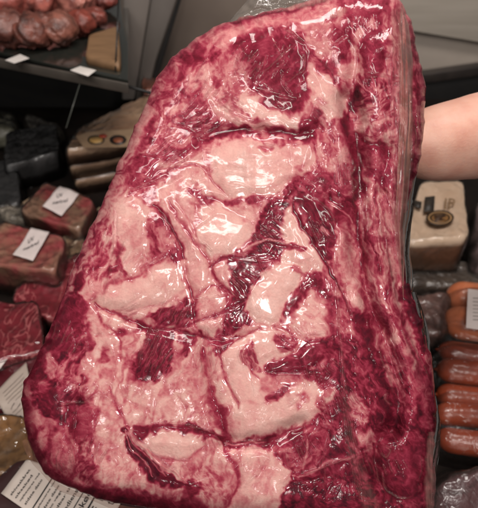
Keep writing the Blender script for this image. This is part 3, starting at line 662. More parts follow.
FANS = [(155,355,-62,9,30,34),(176,313,-60,7,26,22),(250,66,-56,8,30,26),(290,70,-40,5,34,22),(249,358,80,5,14,24),(338,400,68,9,34,26),(318,372,62,8,42,16),(62,338,-64,7,34,26),
 (270,235,42,6,30,22),(242,282,44,6,26,22),(380,215,86,9,34,60),(378,130,80,7,30,26),(194,112,-42,8,52,22),(118,250,-64,6,36,30),(300,452,66,6,26,20),(205,445,70,5,30,16),(334,34,-50,6,26,16),
 (400,360,68,8,36,44),(320,230,60,4,16,24),(90,450,-70,5,30,20),(64,462,84,5,16,22),(345,175,82,6,16,36),(210,90,-55,7,44,22),(240,170,8,4,30,30),(170,155,-35,6,26,30),(392,470,70,5,28,18),(206,360,84,5,22,30),(130,310,-25,4,16,26),(230,105,30,5,16,30),(322,110,50,4,18,24),(420,130,86,4,12,44),(360,470,75,5,18,40)]
for fx, fy, fa, fn, fw, fl in FANS:
    a0 = radians(fa); ux, uy = cos(a0), sin(a0)
    for k in range(fn):
        q = (k/(fn-1)-.5)*fw+_r.uniform(-1.2, 1.2); cx, cy = fx-uy*q, fy+ux*q; l0 = fl*_r.uniform(.5, 1.15)/2; dv_ = q*.10; sh = _r.uniform(-.2, .2)*fl; bd = _r.uniform(-.8, .8)
        CREASE.append(([(cx+ux*(sh-l0)+uy*dv_, cy+uy*(sh-l0)-ux*dv_), (cx+ux*sh+uy*bd, cy+uy*sh-ux*bd), (cx+ux*(sh+l0)-uy*dv_, cy+uy*(sh+l0)+ux*dv_)], _r.uniform(.55, .9), _r.uniform(.7, 1.7)))
MILK = [([(392,14),(401,12),(410,30),(412,70),(411,110),(412,150),(405,200),(402,250),(396,250),(395,200),(396,150),(394,100),(392,50)], .16, 3),
        ([(396,78),(407,78),(408,118),(402,140),(396,120)], .18, 2), ([(343,390),(348,392),(354,430),(364,470),(380,508),(366,512),(352,470),(344,430)], .10, 3),
        ([(236,14),(262,5),(300,0),(330,-8),(330,0),(300,8),(262,12),(238,20)], .5, 2.5), ([(330,10),(344,8),(344,14),(332,18)], .5, 2), ([(428,440),(436,440),(434,520),(426,510)], .35, 2)]
beef = build_beef()
# loose bag plastic round the slab
clear = film_mat('bag_plastic', (196,184,174), milk=.14, rough=.08, bump=.5, bscale=60, gl=1.3)
clear2 = film_mat('bag_side_plastic', (190,145,128), milk=.12, rough=.12, bump=.3, bscale=60, gl=.9)
brown_film = film_mat('folded_plastic', (168,118,100), milk=.26, rough=.22, bump=.2, bscale=60, gl=.45, stretch=(1,.2,.2))
def top_flap(u, v):
    x = 222+u*130; y0 = np.interp(x, [222,262,300,330,352], [24,13,9,3,-8]); y = y0+5-v*34*min(1, max(0, (x-222)/40))
    d = SD-.006-.006*v+.009*float(fbm(np.array([x/11.]), np.array([y/7.]), 77, 3)[0])+.02*v*v
    return at(x, y, d)
sheet('bag_end', 90, 30, top_flap, clear, beef)
def side_fold(u, v):
    y = 4+v*300; xc = float(np.interp(y, [12,60,120,170,230,312], [402,406,407,404,400,404])); wd = float(np.interp(y, [12,60,150,230,312], [5,7,7,5,2.5]))*min(1, v*14+.05, (1-v)*5+.05)
    x = xc+(u-.5)*2*wd
    d = SD-.036+.018*max(0, (x-404)/14)-.006*sin(u*pi)-.0022*sin(u*9+v*5)+.001*sin(v*60)
    return at(x, y, d)
sheet('bag_seam', 20, 160, side_fold, brown_film, beef)
def right_edge(u, v):
    y = 140+v*160; x0 = float(np.interp(y, [140,170,200,225,255,285,300], [419,412,404,402,402,406,409])); wd = float(np.interp(y, [140,160,200,240,285,300], [3,5,9,9,7,3]))
    x = x0+u*wd+.8*sin(v*17)
    return at(x, y, SD-.012+.014*u+.0016*sin(u*8+v*11))
sheet('bag_edge', 16, 90, right_edge, clear2, beef)
def low_edge(u, v):
    y = 292+v*240; x0 = float(np.interp(y, [292,340,380,420,460,532], [411,424,431,434,433,428])); x = x0+u*(5+2*sin(v*13))
    return at(x, y, SD-.012+.014*u+.0018*sin(u*6+v*23))
sheet('bag_edge', 10, 110, low_edge, clear2, beef)
def skirt(u, v):
    P = crom([(24,440),(38,468),(56,485),(86,498),(120,508),(160,514),(200,522)], False, 8); q = v*(len(P)-1); i = min(int(q), len(P)-2); c = P[i]*(1-(q-i))+P[i+1]*(q-i)
    n = P[i+1]-P[i]; n = np.array([-n[1], n[0]])/np.hypot(*n); wd = 5+1.5*sin(v*21)
    c = c+n*((u*wd)-3.0); return at(c[0], c[1], SD-.004+.010*u+.0012*sin(v*70+u*4))
sheet('bag_edge', 8, 120, skirt, brown_film, beef)
# ------------------------------------------------------------------ the person's arm
def person():
    J = [(at(640,92,.82), .066), (at(560,113,.77), .067), (at(505,131,.735), .066), (at(470,138,.715), .064), (at(440,143,.70), .0585), (at(418,146,.69), .052), (at(398,146,.68), .036), (at(382,150,.665), .033), (at(366,154,.648), .036), (at(352,156,.636), .034)]
    V = [j[0] for j in J]; R = [(j[1], j[1]) for j in J]; E = [(i, i+1) for i in range(len(J)-1)]
    V = V[:]; R[6] = (.034,.027); R[7] = (.032,.022); R[8] = (.034,.016); R[9] = (.030,.014)
    b = len(V)-1
    for k, (dy, L0) in enumerate([(-24, .95), (-9, 1.1), (6, 1.0), (20, .8)]):
        base = 352; px = base; prev = b
        for s, (dx, r) in enumerate([(-12, .0105), (-30, .0095), (-44, .0088), (-56, .0078)]):
            V.append(at(px+dx*L0, 156+dy*(1+.12*s), .636-.003*s)); R.append((r, r)); E.append((prev, len(V)-1)); prev = len(V)-1
    prev = 8
    for x, y, r in [(360,118,.014), (350,100,.0115), (340,88,.0095)]:
        V.append(at(x, y, .635)); R.append((r, r)); E.append((prev, len(V)-1)); prev = len(V)-1
    me = bpy.data.meshes.new('person'); me.from_pydata([v[:] for v in V], E, []); me.update()
    o = bpy.data.objects.new('person', me); COL.objects.link(o)
    s = o.modifiers.new('skin', 'SKIN'); 
    for i, v in enumerate(me.skin_vertices[0].data): v.radius = R[i]; v.use_root = (i == 2)
    ss = o.modifiers.new('sub', 'SUBSURF'); ss.levels = 2; ss.render_levels = 3
    m = mat('skin', (226,180,160), .5, (204,142,124), 34, 6, sss=.25, bump=.1, bscale=260, contrast=.3)
    me.materials.append(m); s.use_smooth_shade = True
    tag(o, 'bare forearm of a person reaching in from the right to hold the beef from behind', 'person')
person()
# ------------------------------------------------------------------ the setting
m_deck = mat('deck_dark', (18,13,11), .85, (30,22,18), 8, 5, spec=.15, bump=.05)
def box(name, x0, x1, y0, y1, z0, z1, m, parent=None, bev=.002):
    return prism(name, [(x0,y0,z0),(x1,y0,z0),(x1,y1,z0),(x0,y1,z0)], (0,0,z1-z0), m, parent, bev)
d = box('display_deck', -1.9, 1.9, -.1, 2.3, DECK-.03, DECK, m_deck, bev=.003); tag(d, kind='structure')
m_steel = mat('brushed_panel', (190,180,168), .42, (172,162,150), 3, 6, metal=.2, stretch=(1,1,14), bump=.02)
m_steel2 = mat('grey_panel', (182,170,158), .5, (168,156,146), 5, 6, metal=.2, bump=.02)
m_black = mat('deep_black', (10,8,8), .6, (18,15,14), 30)
m_dgrey = mat('dark_grey_trim', (62,55,52), .4, (50,45,43), 20, metal=.3)
def wall(name, pts, Y, m, label, cat, thick=.02, parent=None, bev=.002):
    o = prism(name, [ony(x, y, Y) for x, y in pts], (0, thick, 0), m, parent, bev); 
    if label: tag(o, label, cat)
    return o
bp_ = empty('rear_panel', ony(300, 70, 1.98), 'grey sheet metal back of the display case behind the top of the beef', 'metal panel')
wall('upper_sheet', [(395,-150),(620,-150),(620,67),(478,42),(418,32),(395,28)], 1.955, m_steel, None, None, parent=bp_)
wall('lower_sheet', [(395,26),(620,60),(620,64),(620,80),(395,80)], 1.99, m_steel2, None, None, parent=bp_)
wall('side_sheet', [(120,-150),(393.5,-150),(393.5,100),(120,100)], 1.975, mat('brown_grey_panel', (128,114,104), .5, (114,101,92), 5, 6, metal=.15, bump=.02), None, None, parent=bp_)
wall('ledge', [(395,76),(430,74),(478,67),(620,48),(620,62),(478,76),(430,83),(395,85)], 1.93, m_dgrey, 'dark grey ledge rail above the black gap beside the forearm', 'rail', .05)
wall('dark_slot_strip', [(120,95),(395,85.5),(430,83.5),(478,76.5),(620,62),(620,140),(120,140)], 1.94, m_black, 'black strip standing in for the dark slot at the foot of the grey back panel', 'plinth', .05)  # solid black strip stands in for the dark inside of a slot
# slanted divider post
dv = empty('divider_post', ony(140, 90, 1.7), 'light grey slanted upright post of the display case left of the beef', 'post')
m_post = mat('post_paint', (128,120,114), .45, (116,108,102), 6, 5, metal=.2); m_post_shaded = mat('post_paint_shaded', (112,105,100), .45, (100,94,89), 6, 5, metal=.2)  # side face gets a darker copy of the paint for its shading
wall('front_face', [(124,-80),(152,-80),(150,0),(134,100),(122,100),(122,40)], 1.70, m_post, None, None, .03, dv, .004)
wall('side_face', [(152.5,-80),(182,-80),(176,0),(156,60),(146,100),(135,100),(150.5,0)], 1.715, m_post_shaded, None, None, .03, dv, .004)
wall('gap_strip', [(183,-80),(191,-80),(181,0),(160,70),(150,92),(147,100),(157,60),(177,0)], 1.722, m_black, None, None, .03, dv, .002)  # last one: black strip painted as the shadowed gap beside the post
# upper shelf
SZ = 1.15
m_glass = mat('shelf_glass', (40,42,38), .08, (34,36,33), 3, spec=.6, coat=.6)
sh = empty('glass_shelf', onz(60, 60, SZ), 'dark glass upper shelf with a grey front rail, top left', 'shelf')
prism('glass_plate', [onz(x, y, SZ) for x, y in [(-150,24),(0,52),(60,66),(128,80),(128,-8),(-150,-10)]], (0,0,-.008), m_glass, sh, .001)
m_rail = mat('rail', (112,104,96), .35, (90,84,78), 12, metal=.5)
a_, b_ = onz(-150,29,SZ-.004), onz(128,83,SZ-.004)
prism('front_rail', [a_, b_, b_+Vector((0,0,-.022)), a_+Vector((0,0,-.022))], (0,-.006,0), m_rail, sh, .001)
# edge strips of the glass doors
def bar(name, p, q, r, m, parent=None):
    p, q = Vector(p), Vector(q); d = (q-p); L0 = d.length; zq = d.to_track_quat('Z', 'Y').to_matrix().to_4x4()
    n = 10; V = []; Fc = []
    for k in range(2):
        for i in range(n): V.append(Matrix.Translation(p) @ zq @ Vector((r*cos(2*pi*i/n), r*sin(2*pi*i/n), k*L0)))
    Fc = [[i, (i+1) % n, (i+1) % n+n, i+n] for i in range(n)]+[list(range(n))[::-1], list(range(n, 2*n))]
    return link(name, mesh(name, V, Fc), m, parent)
bar('shelf_bar', at(112,82,1.12), at(160,95.5,1.12), .0035, m_black, sh)
g_edge = mat('glass_edge', (78,80,74), .2, (96,100,94), 10)
gp = empty('hanging_glass', at(74,100,1.15), 'thin upright glass pane hanging under the upper shelf, seen edge on', 'glass pane')
bar('pane_edge', at(81,80,1.15), at(66,128,1.15), .0012, g_edge, gp)
bar('pane_edge', at(119,-12,1.12), at(115,80,1.12), .002, mat('dark_edge', (30,28,27), .3), gp)
# black sheet added to make the shade under the shelf dark
wall('shade_sheet', [(-220,20),(60,52),(146,86),(150,150),(-220,150)], 1.86, m_black, 'black sheet added for the shade under the upper shelf', 'board', .02)
# ---- price tags on the rail
m_tag = mat('white_card', (214,206,200), .6, (200,192,186), 30)
for i, (q, lb) in enumerate([([(5,60),(20,54),(29,58),(14,63)], 'small white price card at the far left of the upper shelf rail'), ([(70,70),(80,66),(96,70),(88,76)], 'small white price card on the shelf rail in front of the pale wooden board')]):
    o = prism('price_card', [onz(x, y, SZ+.012) for x, y in q], (0,0,-.0015), m_tag, None, .0004); tag(o, lb, 'price card', 'price cards on the shelf rail')
    # little clip the card leans on
    c0 = Vector(onz(sum(p[0] for p in q)/4, sum(p[1] for p in q)/4+1, SZ+.0115)); o2 = box('clip', c0.x-.006, c0.x+.006, c0.y-.003, c0.y+.003, SZ, SZ+.0105, m_rail, None, .0005); o2.parent = o
# ---- meat joints on the shelf
def joint(px, py, rp, c1, c2, lb, sq=.85, z=SZ, seed=0, net=True, yaw=0, el=1.25):
    d0 = (onz(px, py+rp*.6, z)-CAM).dot(Vector((0,cos(PIT),-sin(PIT)))); r = rp*d0/FP
    c = at(px, py, d0); c.z = max(c.z, z+r*sq*.92)
    V = []; Fc = []; nu, nv = 40, 24
    for j in range(nv+1):
        ph = pi*j/nv
        for i in range(nu):
            th = 2*pi*i/nu; x = cos(ph)*el; y = sin(ph)*cos(th); w = sin(ph)*sin(th)*sq
            V.append([x, y, w])
    A = np.array(V); nn = fbm(A[:,0]*1.7+seed*3.1, A[:,1]*1.7+A[:,2]*1.3+seed, seed, 3)
    k = 1+.36*nn
    if net: k = k-.05*np.exp(-((((A[:,0]+5)*3.2) % 1-.5)/.13)**2)
    A = A*k[:,None]*r; ca, sa = cos(yaw), sin(yaw); A = np.stack([A[:,0]*ca-A[:,1]*sa, A[:,0]*sa+A[:,1]*ca, A[:,2]], -1)
    lo = A[:,2].min(); A += np.array([c.x, c.y, z-lo+.0005])
    Fc = [[j*nu+i, j*nu+(i+1) % nu, (j+1)*nu+(i+1) % nu, (j+1)*nu+i] for j in range(nv) for i in range(nu)]
    m = mat('joint_meat', c1, .45, c2, 30, 5, coat=.15, coat_r=.3, bump=.5, bscale=45, contrast=.12)
    o = link('roast_joint', mesh('roast_joint', A.tolist(), Fc), m); tag(o, lb, 'roast joint', 'joints of meat on the upper shelf')
RB, RB2 = (124,62,50), (70,34,30)
for a in [(8,14,22,(166,84,74),(96,48,42),'reddish meat joint in the top left corner of the upper shelf',1,1.2),
          (42,8,22,(186,104,92),(110,54,48),'striped reddish joint at the top edge, second from the left of the back row',2,1.2),
          (76,8,20,(190,120,106),(128,72,64),'smooth pinkish joint at the back of the upper shelf, middle of the back row',3,1.1),
          (104,4,14,(150,70,60),(92,44,40),'small red joint at the back of the shelf, right above the pale wooden board',4,1.0),
          (12,38,20,(128,76,64),(78,42,36),'dark brown joint at the front of the shelf behind the left price card',5,1.0),
          (38,40,19,(124,70,58),(66,36,30),'dark netted joint at the front of the shelf, between the two price cards',6,1.0),
          (60,38,18,(142,86,72),(84,48,40),'brown netted joint standing just left of the pale wooden board',7,.9),
          (82,30,14,(140,64,52),(84,40,34),'rounded reddish brown joint touching the corner of the wooden board',8,1.0),
          (96,22,10,(146,72,60),(90,44,38),'smallest round joint, lying against the back of the wooden board',9,1.0)]:
    joint(a[0], a[1], a[2], a[3], a[4], a[5], seed=a[6], yaw=a[6]*.7, el=a[7]+.1)
pillow('wooden_board', [(88,34),(118,24),(121,64),(84,56)], SZ+.02, SZ, mat('pale_wood', (132,100,70), .6, (108,80,54), 12, 5, stretch=(1,6,1)), None, 20, 9, .12, .001, 3)
tag(bpy.data.objects['wooden_board'], 'pale wooden board lying at the right end of the upper shelf', 'board')
# ------------------------------------------------------------------ goods on the left of the deck
def pack(name, quad, ztop, m, lb, cat, group=None, zbot=DECK, film=None, child='contents', **kw):
    c = Vector((sum(q[0] for q in quad)/4, sum(q[1] for q in quad)/4, zbot)) if isinstance(quad[0], Vector) else onz(sum(q[0] for q in quad)/4, sum(q[1] for q in quad)/4, zbot)
    r = empty(name, c, lb, cat, group); o = pillow(child, quad, ztop, zbot+.0005, m, r, **kw)
    if film:
        kw2 = dict(kw); kw2['noise'] = kw.get('noise', .006)*1.0
        f = pillow('plastic_wrap', quad, ztop+.003, zbot+.0003, film, r, **kw2); me = f.data
        a = np.empty(len(me.vertices)*3); me.vertices.foreach_get('co', a); a = a.reshape(-1,3); cc = a.mean(0)
        a[:,:2] = cc[:2]+(a[:,:2]-cc[:2])*1.03; a[:,2] += .0035*np.abs(perlin(a[:,0]*60, a[:,1]*45, 9))+.004*np.clip(1-np.abs(fbm(a[:,0]*30, a[:,1]*22, 19, 2))*6, 0, 1); me.vertices.foreach_set('co', a.ravel())
    return r, o
wrapf = film_mat('wrap', (205,195,185), milk=.012, rough=.08, bump=.7, bscale=34, gl=1.5)
wrapd = film_mat('wrap_hazy', (190,178,168), milk=.035, rough=.14, bump=.7, bscale=40, gl=1.1)
wrapk = film_mat('wrap_dark', (60,58,60), milk=.05, rough=.1, bump=.35, bscale=30, gl=1.1)
m_tray = mat('black_tray', (54,54,54), .45, (70,68,68), 20, coat=.15, bump=.3, bscale=30)
m_ham = mat('wrapped_ham', (190,158,130), .4, (150,114,90), 10, 5, stretch=(1,1,4), bump=.3, bscale=18, coat=.5, contrast=.15)
pack('black_tray', [(6,130),(56,124),(60,152),(2,168)], DECK+.085, m_tray, 'black plastic wrapped tray in the shade behind the labelled meat packs', 'tray', film=wrapk, noise=.005, seed=2, edge=.08, p=10)
pack('black_tray', [(-60,160),(18,160),(22,205),(-60,215)], DECK+.06, m_tray, 'flat black tray at the left edge, below the wrapped black tray', 'tray', film=wrapk, noise=.004, seed=5, edge=.08, p=10)
pack('pale_pack', [(-40,100),(16,110),(18,130),(-40,132)], DECK+.07, mat('pale_green', (110,108,92), .5, (84,82,70), 20, bump=.3), 'pale greenish wrapped pack at the left edge under the shelf', 'food pack', film=wrapf, noise=.01, seed=6)
pack('clear_wrapper', [(22,112),(62,122),(60,132),(24,124)], DECK+.05, mat('grey_scrap', (100,96,88), .4, (54,52,48), 60, bump=.6), 'strip of shiny crumpled wrapper behind the black tray', 'wrapper', film=wrapd, noise=.012, seed=7)
# large wrapped loaf of ham with two round seals
HQ = [onz(x, y, DECK+.15) for x, y in [(80,128),(168,84),(172,132),(64,150)]]
for k_, (zt, qd, sd_, lb_) in enumerate([(.05, [p+Vector((.002,-.003,0)) for p in HQ], 41, 'lowest flat pack of the beige stack behind the labelled packs'), (.10, [p+Vector((-.002,.001,0)) for p in HQ], 42, 'middle flat pack of the beige stack behind the labelled packs')]):
    pack('ham_pack', qd, DECK+zt, m_ham, lb_, 'ham pack', 'stacked flat beige packs', zbot=DECK+zt-.0505, film=wrapf, noise=.002, seed=sd_, edge=.035, p=14)
r, o = pack('ham_pack', [(80,128),(168,84),(172,132),(64,150)], DECK+.15, m_ham, 'topmost flat pack of the beige stack, carrying two round seals, beside the beef', 'ham pack', 'stacked flat beige packs', zbot=DECK+.0998, film=wrapf, noise=.002, seed=8, edge=.035, p=14)
m_seal1 = mat('seal_gold', (176,140,84), .4, (150,112,62), 30); m_seal2 = mat('seal_black', (20,16,14), .4, (30,24,20), 30); m_ink = mat('ink', (24,20,20), .6, (34,30,30), 40); m_copper = mat('seal_copper', (150,86,58), .4, (120,66,44), 30)
def disc(name, px, py, rx, ry, z, m, parent, thick=.001, host=None, inner=0):
    n = 28; c = onz(px, py, z)
    if host is not None: z = height_on(host, c.x, c.y)+thick*1.2; c = onz(px, py, z)
    V = []; Fc = []
    R = [onz(px+rx*cos(2*pi*i/n), py+ry*sin(2*pi*i/n), z) for i in range(n)]
    if not inner: return prism(name, R, (0,0,thick), m, parent, 0)
    I = [c.lerp(p, inner) for p in R]; V = R+I+[p+Vector((0,0,thick)) for p in R]+[p+Vector((0,0,thick)) for p in I]
    for i in range(n):
        j = (i+1) % n; Fc += [[i,j,n+j,n+i],[2*n+i,3*n+i,3*n+j,2*n+j],[i,2*n+i,2*n+j,j],[n+i,n+j,3*n+j,3*n+i]]
    return link(name, mesh(name, V, Fc), m, parent, False)
wf = [c for c in r.children if c.name.startswith('plastic_wrap')][0]
zz = DECK+.158
q = prism('label_band', [onz(x, y, zz) for x, y in [(76,137),(88,132),(134,129),(134,147),(84,148)]], (0,0,.0008), mat('band', (150,124,98), .5, (128,104,82), 20), r, .0003)
disc('round_seal', 96, 140, 8.5, 4.6, zz+.0015, m_seal2, r); disc('round_seal', 118, 140, 8.5, 4.8, zz+.0015, m_seal2, r)
disc('seal_centre', 96, 140, 6.8, 3.4, zz+.003, m_seal1, r); disc('seal_centre', 118, 140, 5, 2.8, zz+.003, m_copper, r)
disc('round_seal', 103, 136, 4, 2, zz+.0042, mat('seal_red', (140,52,34), .4, (120,44,30), 30), r)
pack('ham_pack', [(140,76),(160,68),(168,90),(138,92)], DECK+.17, mat('copper_meat', (150,88,66), .4, (110,60,46), 20, coat=.5), 'small reddish wrapped piece tucked between the post and the beef', 'ham pack', film=wrapf, noise=.006, seed=9)
# labelled meat packs
m_cold = mat('pack_meat', (150,64,66), .4, (138,104,84), 16, 4, coat=.6, coat_r=.12, bump=.3, bscale=30, contrast=.08)
m_cold2 = mat('pack_meat', (158,66,70), .4, (150,112,90), 13, 4, coat=.6, coat_r=.12, bump=.3, bscale=30, contrast=.1)
m_paper = mat('paper_label', (216,202,198), .55, (204,190,186), 25, bump=.05)
r1, o1 = pack('meat_pack', [(44,180),(96,199),(80,231),(16,212)], DECK+.08, m_cold, 'meat pack with a white label, behind the other labelled pack, nearer the ham', 'meat pack', 'labelled meat packs', film=wrapf, noise=.005, seed=11, edge=.11, p=9)
r2, o2 = pack('meat_pack', [(-2,219),(68,236),(56,274),(-28,262)], DECK+.09, m_cold2, 'white labelled meat pack at the left edge, in front of the other labelled pack', 'meat pack', 'labelled meat packs', film=wrapf, noise=.005, seed=12, edge=.11, p=9)
for rr, oo, quad, zt in [(r1, o1, [(60,187),(79,194.5),(61.5,216),(43,208)], DECK+.087), (r2, o2, [(31,228),(49.5,233),(33,261.5),(12.5,255)], DECK+.097)]:
    film_o = [c for c in rr.children if c.name.startswith('plastic_wrap')][0]
    lo, f = drape('paper_label', quad, oo, m_paper, rr, zt, lift=.0105)
    # writing runs along the short way, as on the photograph
    write('handwriting', [('UV', .30, .52, .10*0+.8, -.6, .24, .17), ('mørbrad', .34, .80, .8, -.6, .58, .15)], lambda u, v, dz=.0008: f(u, v, dz), m_ink, lo)
pack('clear_wrapper', [(60,232),(92,222),(84,262),(56,268)], DECK+.05, mat('brown_scrap', (96,62,46), .4, (150,120,90), 40, bump=.6), 'crumpled brownish wrapper between the front labelled pack and the beef', 'wrapper', film=wrapd, noise=.014, seed=27)
pack('clear_wrapper', [(-4,200),(34,206),(30,222),(-6,216)], DECK+.055, mat('grey_scrap2', (70,64,58), .4, (140,130,116), 50, bump=.6), 'shiny grey wrapper corner squeezed between the two labelled packs at the left', 'wrapper', film=wrapd, noise=.014, seed=28)
# pale rails between the packs
m_palerail = mat('pale_rail', (176,150,124), .35, (150,124,100), 20, coat=.4)
for p, q, lb in [((14,210),(34,196),'short pale divider rail left of the rear labelled pack'), ((66,238),(100,208),'upper of two parallel pale divider rails beside the beef'), ((72,246),(102,218),'lower of two parallel pale divider rails beside the beef')]:
    w0 = onz(p[0], p[1], DECK+.045); w1 = onz(q[0], q[1], DECK+.045)
    o = bar('divider_rail', w0, w1, .0035, m_palerail); tag(o, lb, 'divider rail', 'pale divider rails between the packs')
    g = prism('clear_plate', [w0, w1, (w1.x, w1.y, DECK), (w0.x, w0.y, DECK)], (.0015,.0015,0), wrapk, None, 0); g.parent = o
# marbled steaks, lower left
def steak_mat():
    m = mat('steak', (104,12,28), .35, (130,24,42), 14, 5, coat=.6, coat_r=.1, bump=.3, bscale=30)
    nt = m.node_tree; N = nt.nodes; Lk = nt.links; b = N['Principled BSDF']; base = b.inputs['Base Color'].links[0].from_socket
    tc = N.new('ShaderNodeTexCoord'); no = N.new('ShaderNodeTexNoise'); no.inputs['Scale'].default_value = 26; no.inputs['Detail'].default_value = 2; no.inputs['Distortion'].default_value = 1.4
    mp = N.new('ShaderNodeMapping'); mp.inputs['Scale'].default_value = (1,.5,1); mp.inputs['Rotation'].default_value = (0,0,.7)
    Lk.new(tc.outputs['Object'], mp.inputs[0]); Lk.new(mp.outputs[0], no.inputs['Vector'])
    ab = N.new('ShaderNodeMath'); ab.operation = 'SUBTRACT'; ab.inputs[1].default_value = .5; a2 = N.new('ShaderNodeMath'); a2.operation = 'ABSOLUTE'
    Lk.new(no.outputs['Fac'], ab.inputs[0]); Lk.new(ab.outputs[0], a2.inputs[0])
    mr = N.new('ShaderNodeMapRange'); mr.inputs['From Min'].default_value = .012; mr.inputs['From Max'].default_value = .028; mr.inputs['To Min'].default_value = .6; mr.inputs['To Max'].default_value = 0
    Lk.new(a2.outputs[0], mr.inputs['Value']); mx = N.new('ShaderNodeMix'); mx.data_type = 'RGBA'
    Lk.new(mr.outputs[0], mx.inputs['Factor']); Lk.new(base, mx.inputs[6]); mx.inputs[7].default_value = lin((196,112,112)); Lk.new(mx.outputs[2], b.inputs['Base Color'])
    return m
m_steak = steak_mat()
pack('steak_pack', [(36,262),(86,250),(74,330),(6,300)], DECK+.05, m_steak, 'dark red marbled steak pack right below the front labelled meat pack', 'steak pack', 'dark marbled steak packs', film=wrapf, noise=.005, seed=13, edge=.1, p=8, child='steak')
pack('steak_pack', [(-30,300),(40,300),(46,352),(-30,372)], DECK+.058, m_steak, 'marbled steak pack at the left edge, nearest the small white label corner', 'steak pack', 'dark marbled steak packs', film=wrapf, noise=.005, seed=14, edge=.1, p=8, child='steak')
pack('steak_pack', [(88,232),(120,200),(110,260),(80,276)], DECK+.05, m_steak, 'narrow red steak pack seen between the pale rails and the beef', 'steak pack', 'dark marbled steak packs', film=wrapf, noise=.005, seed=15, edge=.1, p=8, child='steak')
r, o = pack('steak_pack', [(-50,352),(40,340),(60,400),(-50,420)], DECK+.045, mat('dark_meat', (60,14,20), .4, (90,24,34), 14, coat=.5), 'dark meat pack carrying the creased white label left of the beef', 'steak pack', 'dark marbled steak packs', film=None, noise=.005, seed=16, edge=.2, child='steak')
prism('paper_label', [onz(x, y, DECK+.058) for x, y in [(-12,342),(2,346),(9,357),(-4,374),(-14,370)]], (0,0,.0008), m_paper, r, .0003)
lq = [(-8,392),(26,362),(34,400),(10,424)]
lo, f = drape('paper_label', lq, o, mat('grey_paper', (176,160,148), .55, (160,144,134), 25), r, DECK+.055, lift=.006)
write('fine_print', [('bar', .2, .2+.1*k, .85, .2+.1*k, .006) for k in range(7)], lambda u, v, dz=.0008: f(u, v, dz), mat('faint_ink', (120,108,100), .6), lo)
# mustard brown pack
m_must = mat('mustard', (142,98,54), .35, (98,70,42), 10, 5, coat=.6, coat_r=.1, bump=.6, bscale=22, contrast=.2)
pack('marinated_pack', [(-50,414),(30,410),(44,476),(-50,486)], DECK+.06, m_must, 'mustard brown wrapped pack left of the beef above the big printed label', 'food pack', film=wrapf, noise=.008, seed=17, edge=.2)
# big printed label pack at the bottom
r, o = pack('labelled_pack', [(14,452),(250,500),(210,600),(-40,500)], DECK+.07, mat('dark_pack', (60,24,26), .4, (40,18,18), 10, coat=.4), 'pack under the bottom left of the beef with a big white ingredients label', 'food pack', noise=.003, seed=18, edge=.12, p=9)
lo, f = drape('ingredients_label', [(26,457),(124,494),(92,556),(0,492)], o, mat('label_paper', (206,192,182), .55, (190,176,166), 14, bump=.06), r, DECK+.078, 20, 20, lift=.004)
# corner cut of the label and its print: columns of small type running down the sheet, with rules and a bold heading
it = []
W8 = ['skiveskåret', 'oksekød', 'opbevares ved', 'sidste dato', 'netto vægt', 'holdbar til']
for k in range(4): it.append((W8[k], .10+.055*k, .92, 0, -1, .70-.1*(k % 2), .024))
it.append(('bar', .335, .05, .335, .95, .006))
for k in range(4): it.append((W8[(k+2) % 6], .385+.05*k, .9, 0, -1, .68-.07*(k % 3), .022))
it += [('ingredienser', .62, .88, 0, -1, .8, .045), ('bar', .655, .05, .655, .95, .004), ('oksekød', .73, .85, 0, -1, .70, .055), ('bar', .765, .05, .765, .95, .007), ('B', .85, .22, 0, -1, .13, .07), ('BEEF', .86, .85, 0, -1, .5, .07), ('to', .95, .22, 0, -1, .12, .06)]
write('print', it, lambda u, v, dz=.0009: f(u, v, dz), m_ink, lo)
# ------------------------------------------------------------------ goods on the right
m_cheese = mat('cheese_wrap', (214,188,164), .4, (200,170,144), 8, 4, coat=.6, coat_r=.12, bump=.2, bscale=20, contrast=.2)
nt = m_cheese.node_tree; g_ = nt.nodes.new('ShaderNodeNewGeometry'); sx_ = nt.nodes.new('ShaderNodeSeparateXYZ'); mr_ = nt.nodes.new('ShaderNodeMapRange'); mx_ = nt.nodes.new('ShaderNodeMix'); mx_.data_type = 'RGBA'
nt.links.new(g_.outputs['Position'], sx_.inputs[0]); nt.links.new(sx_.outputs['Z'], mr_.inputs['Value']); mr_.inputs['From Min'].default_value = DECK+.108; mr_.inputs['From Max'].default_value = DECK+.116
b_ = nt.nodes['Principled BSDF']; src_ = b_.inputs['Base Color'].links[0].from_socket; nt.links.new(mr_.outputs[0], mx_.inputs['Factor']); mx_.inputs[6].default_value = lin((112,80,60)); nt.links.new(src_, mx_.inputs[7]); nt.links.new(mx_.outputs[2], b_.inputs['Base Color'])  # lower sides turn brown: wrap colour with the front's shade painted in
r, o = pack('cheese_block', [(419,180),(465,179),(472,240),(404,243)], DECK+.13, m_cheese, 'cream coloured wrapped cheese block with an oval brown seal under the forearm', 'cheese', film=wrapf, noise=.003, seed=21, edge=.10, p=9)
zc = DECK+.139
disc('oval_seal', 440, 218, 14, 7.6, zc, mat('seal_brown', (66,44,26), .5, (50,34,20), 30), r); disc('seal_ring', 440, 218, 12, 6.2, zc+.0012, mat('seal_tan', (156,120,80), .5, (140,104,66), 30), r, .0008, None, .86)
disc('seal_centre', 440, 218, 8.4, 4.2, zc+.0012, mat('seal_ochre', (150,106,60), .5, (120,84,48), 40), r, .0008)
prism('seal_band', [onz(x, y, zc+.0025) for x, y in [(434,215),(445,214),(446,216.5),(441,218),(446,220),(435,221.5)]], (0,0,.0005), mat('seal_brown2', (80,50,28), .5), r, 0)
prism('black_print', [onz(x, y, zc) for x, y in [(425,197),(435,196),(434,211),(424,212)]], (0,0,.0005), mat('print_black', (30,24,20), .5, (52,42,34), 60), r, 0)
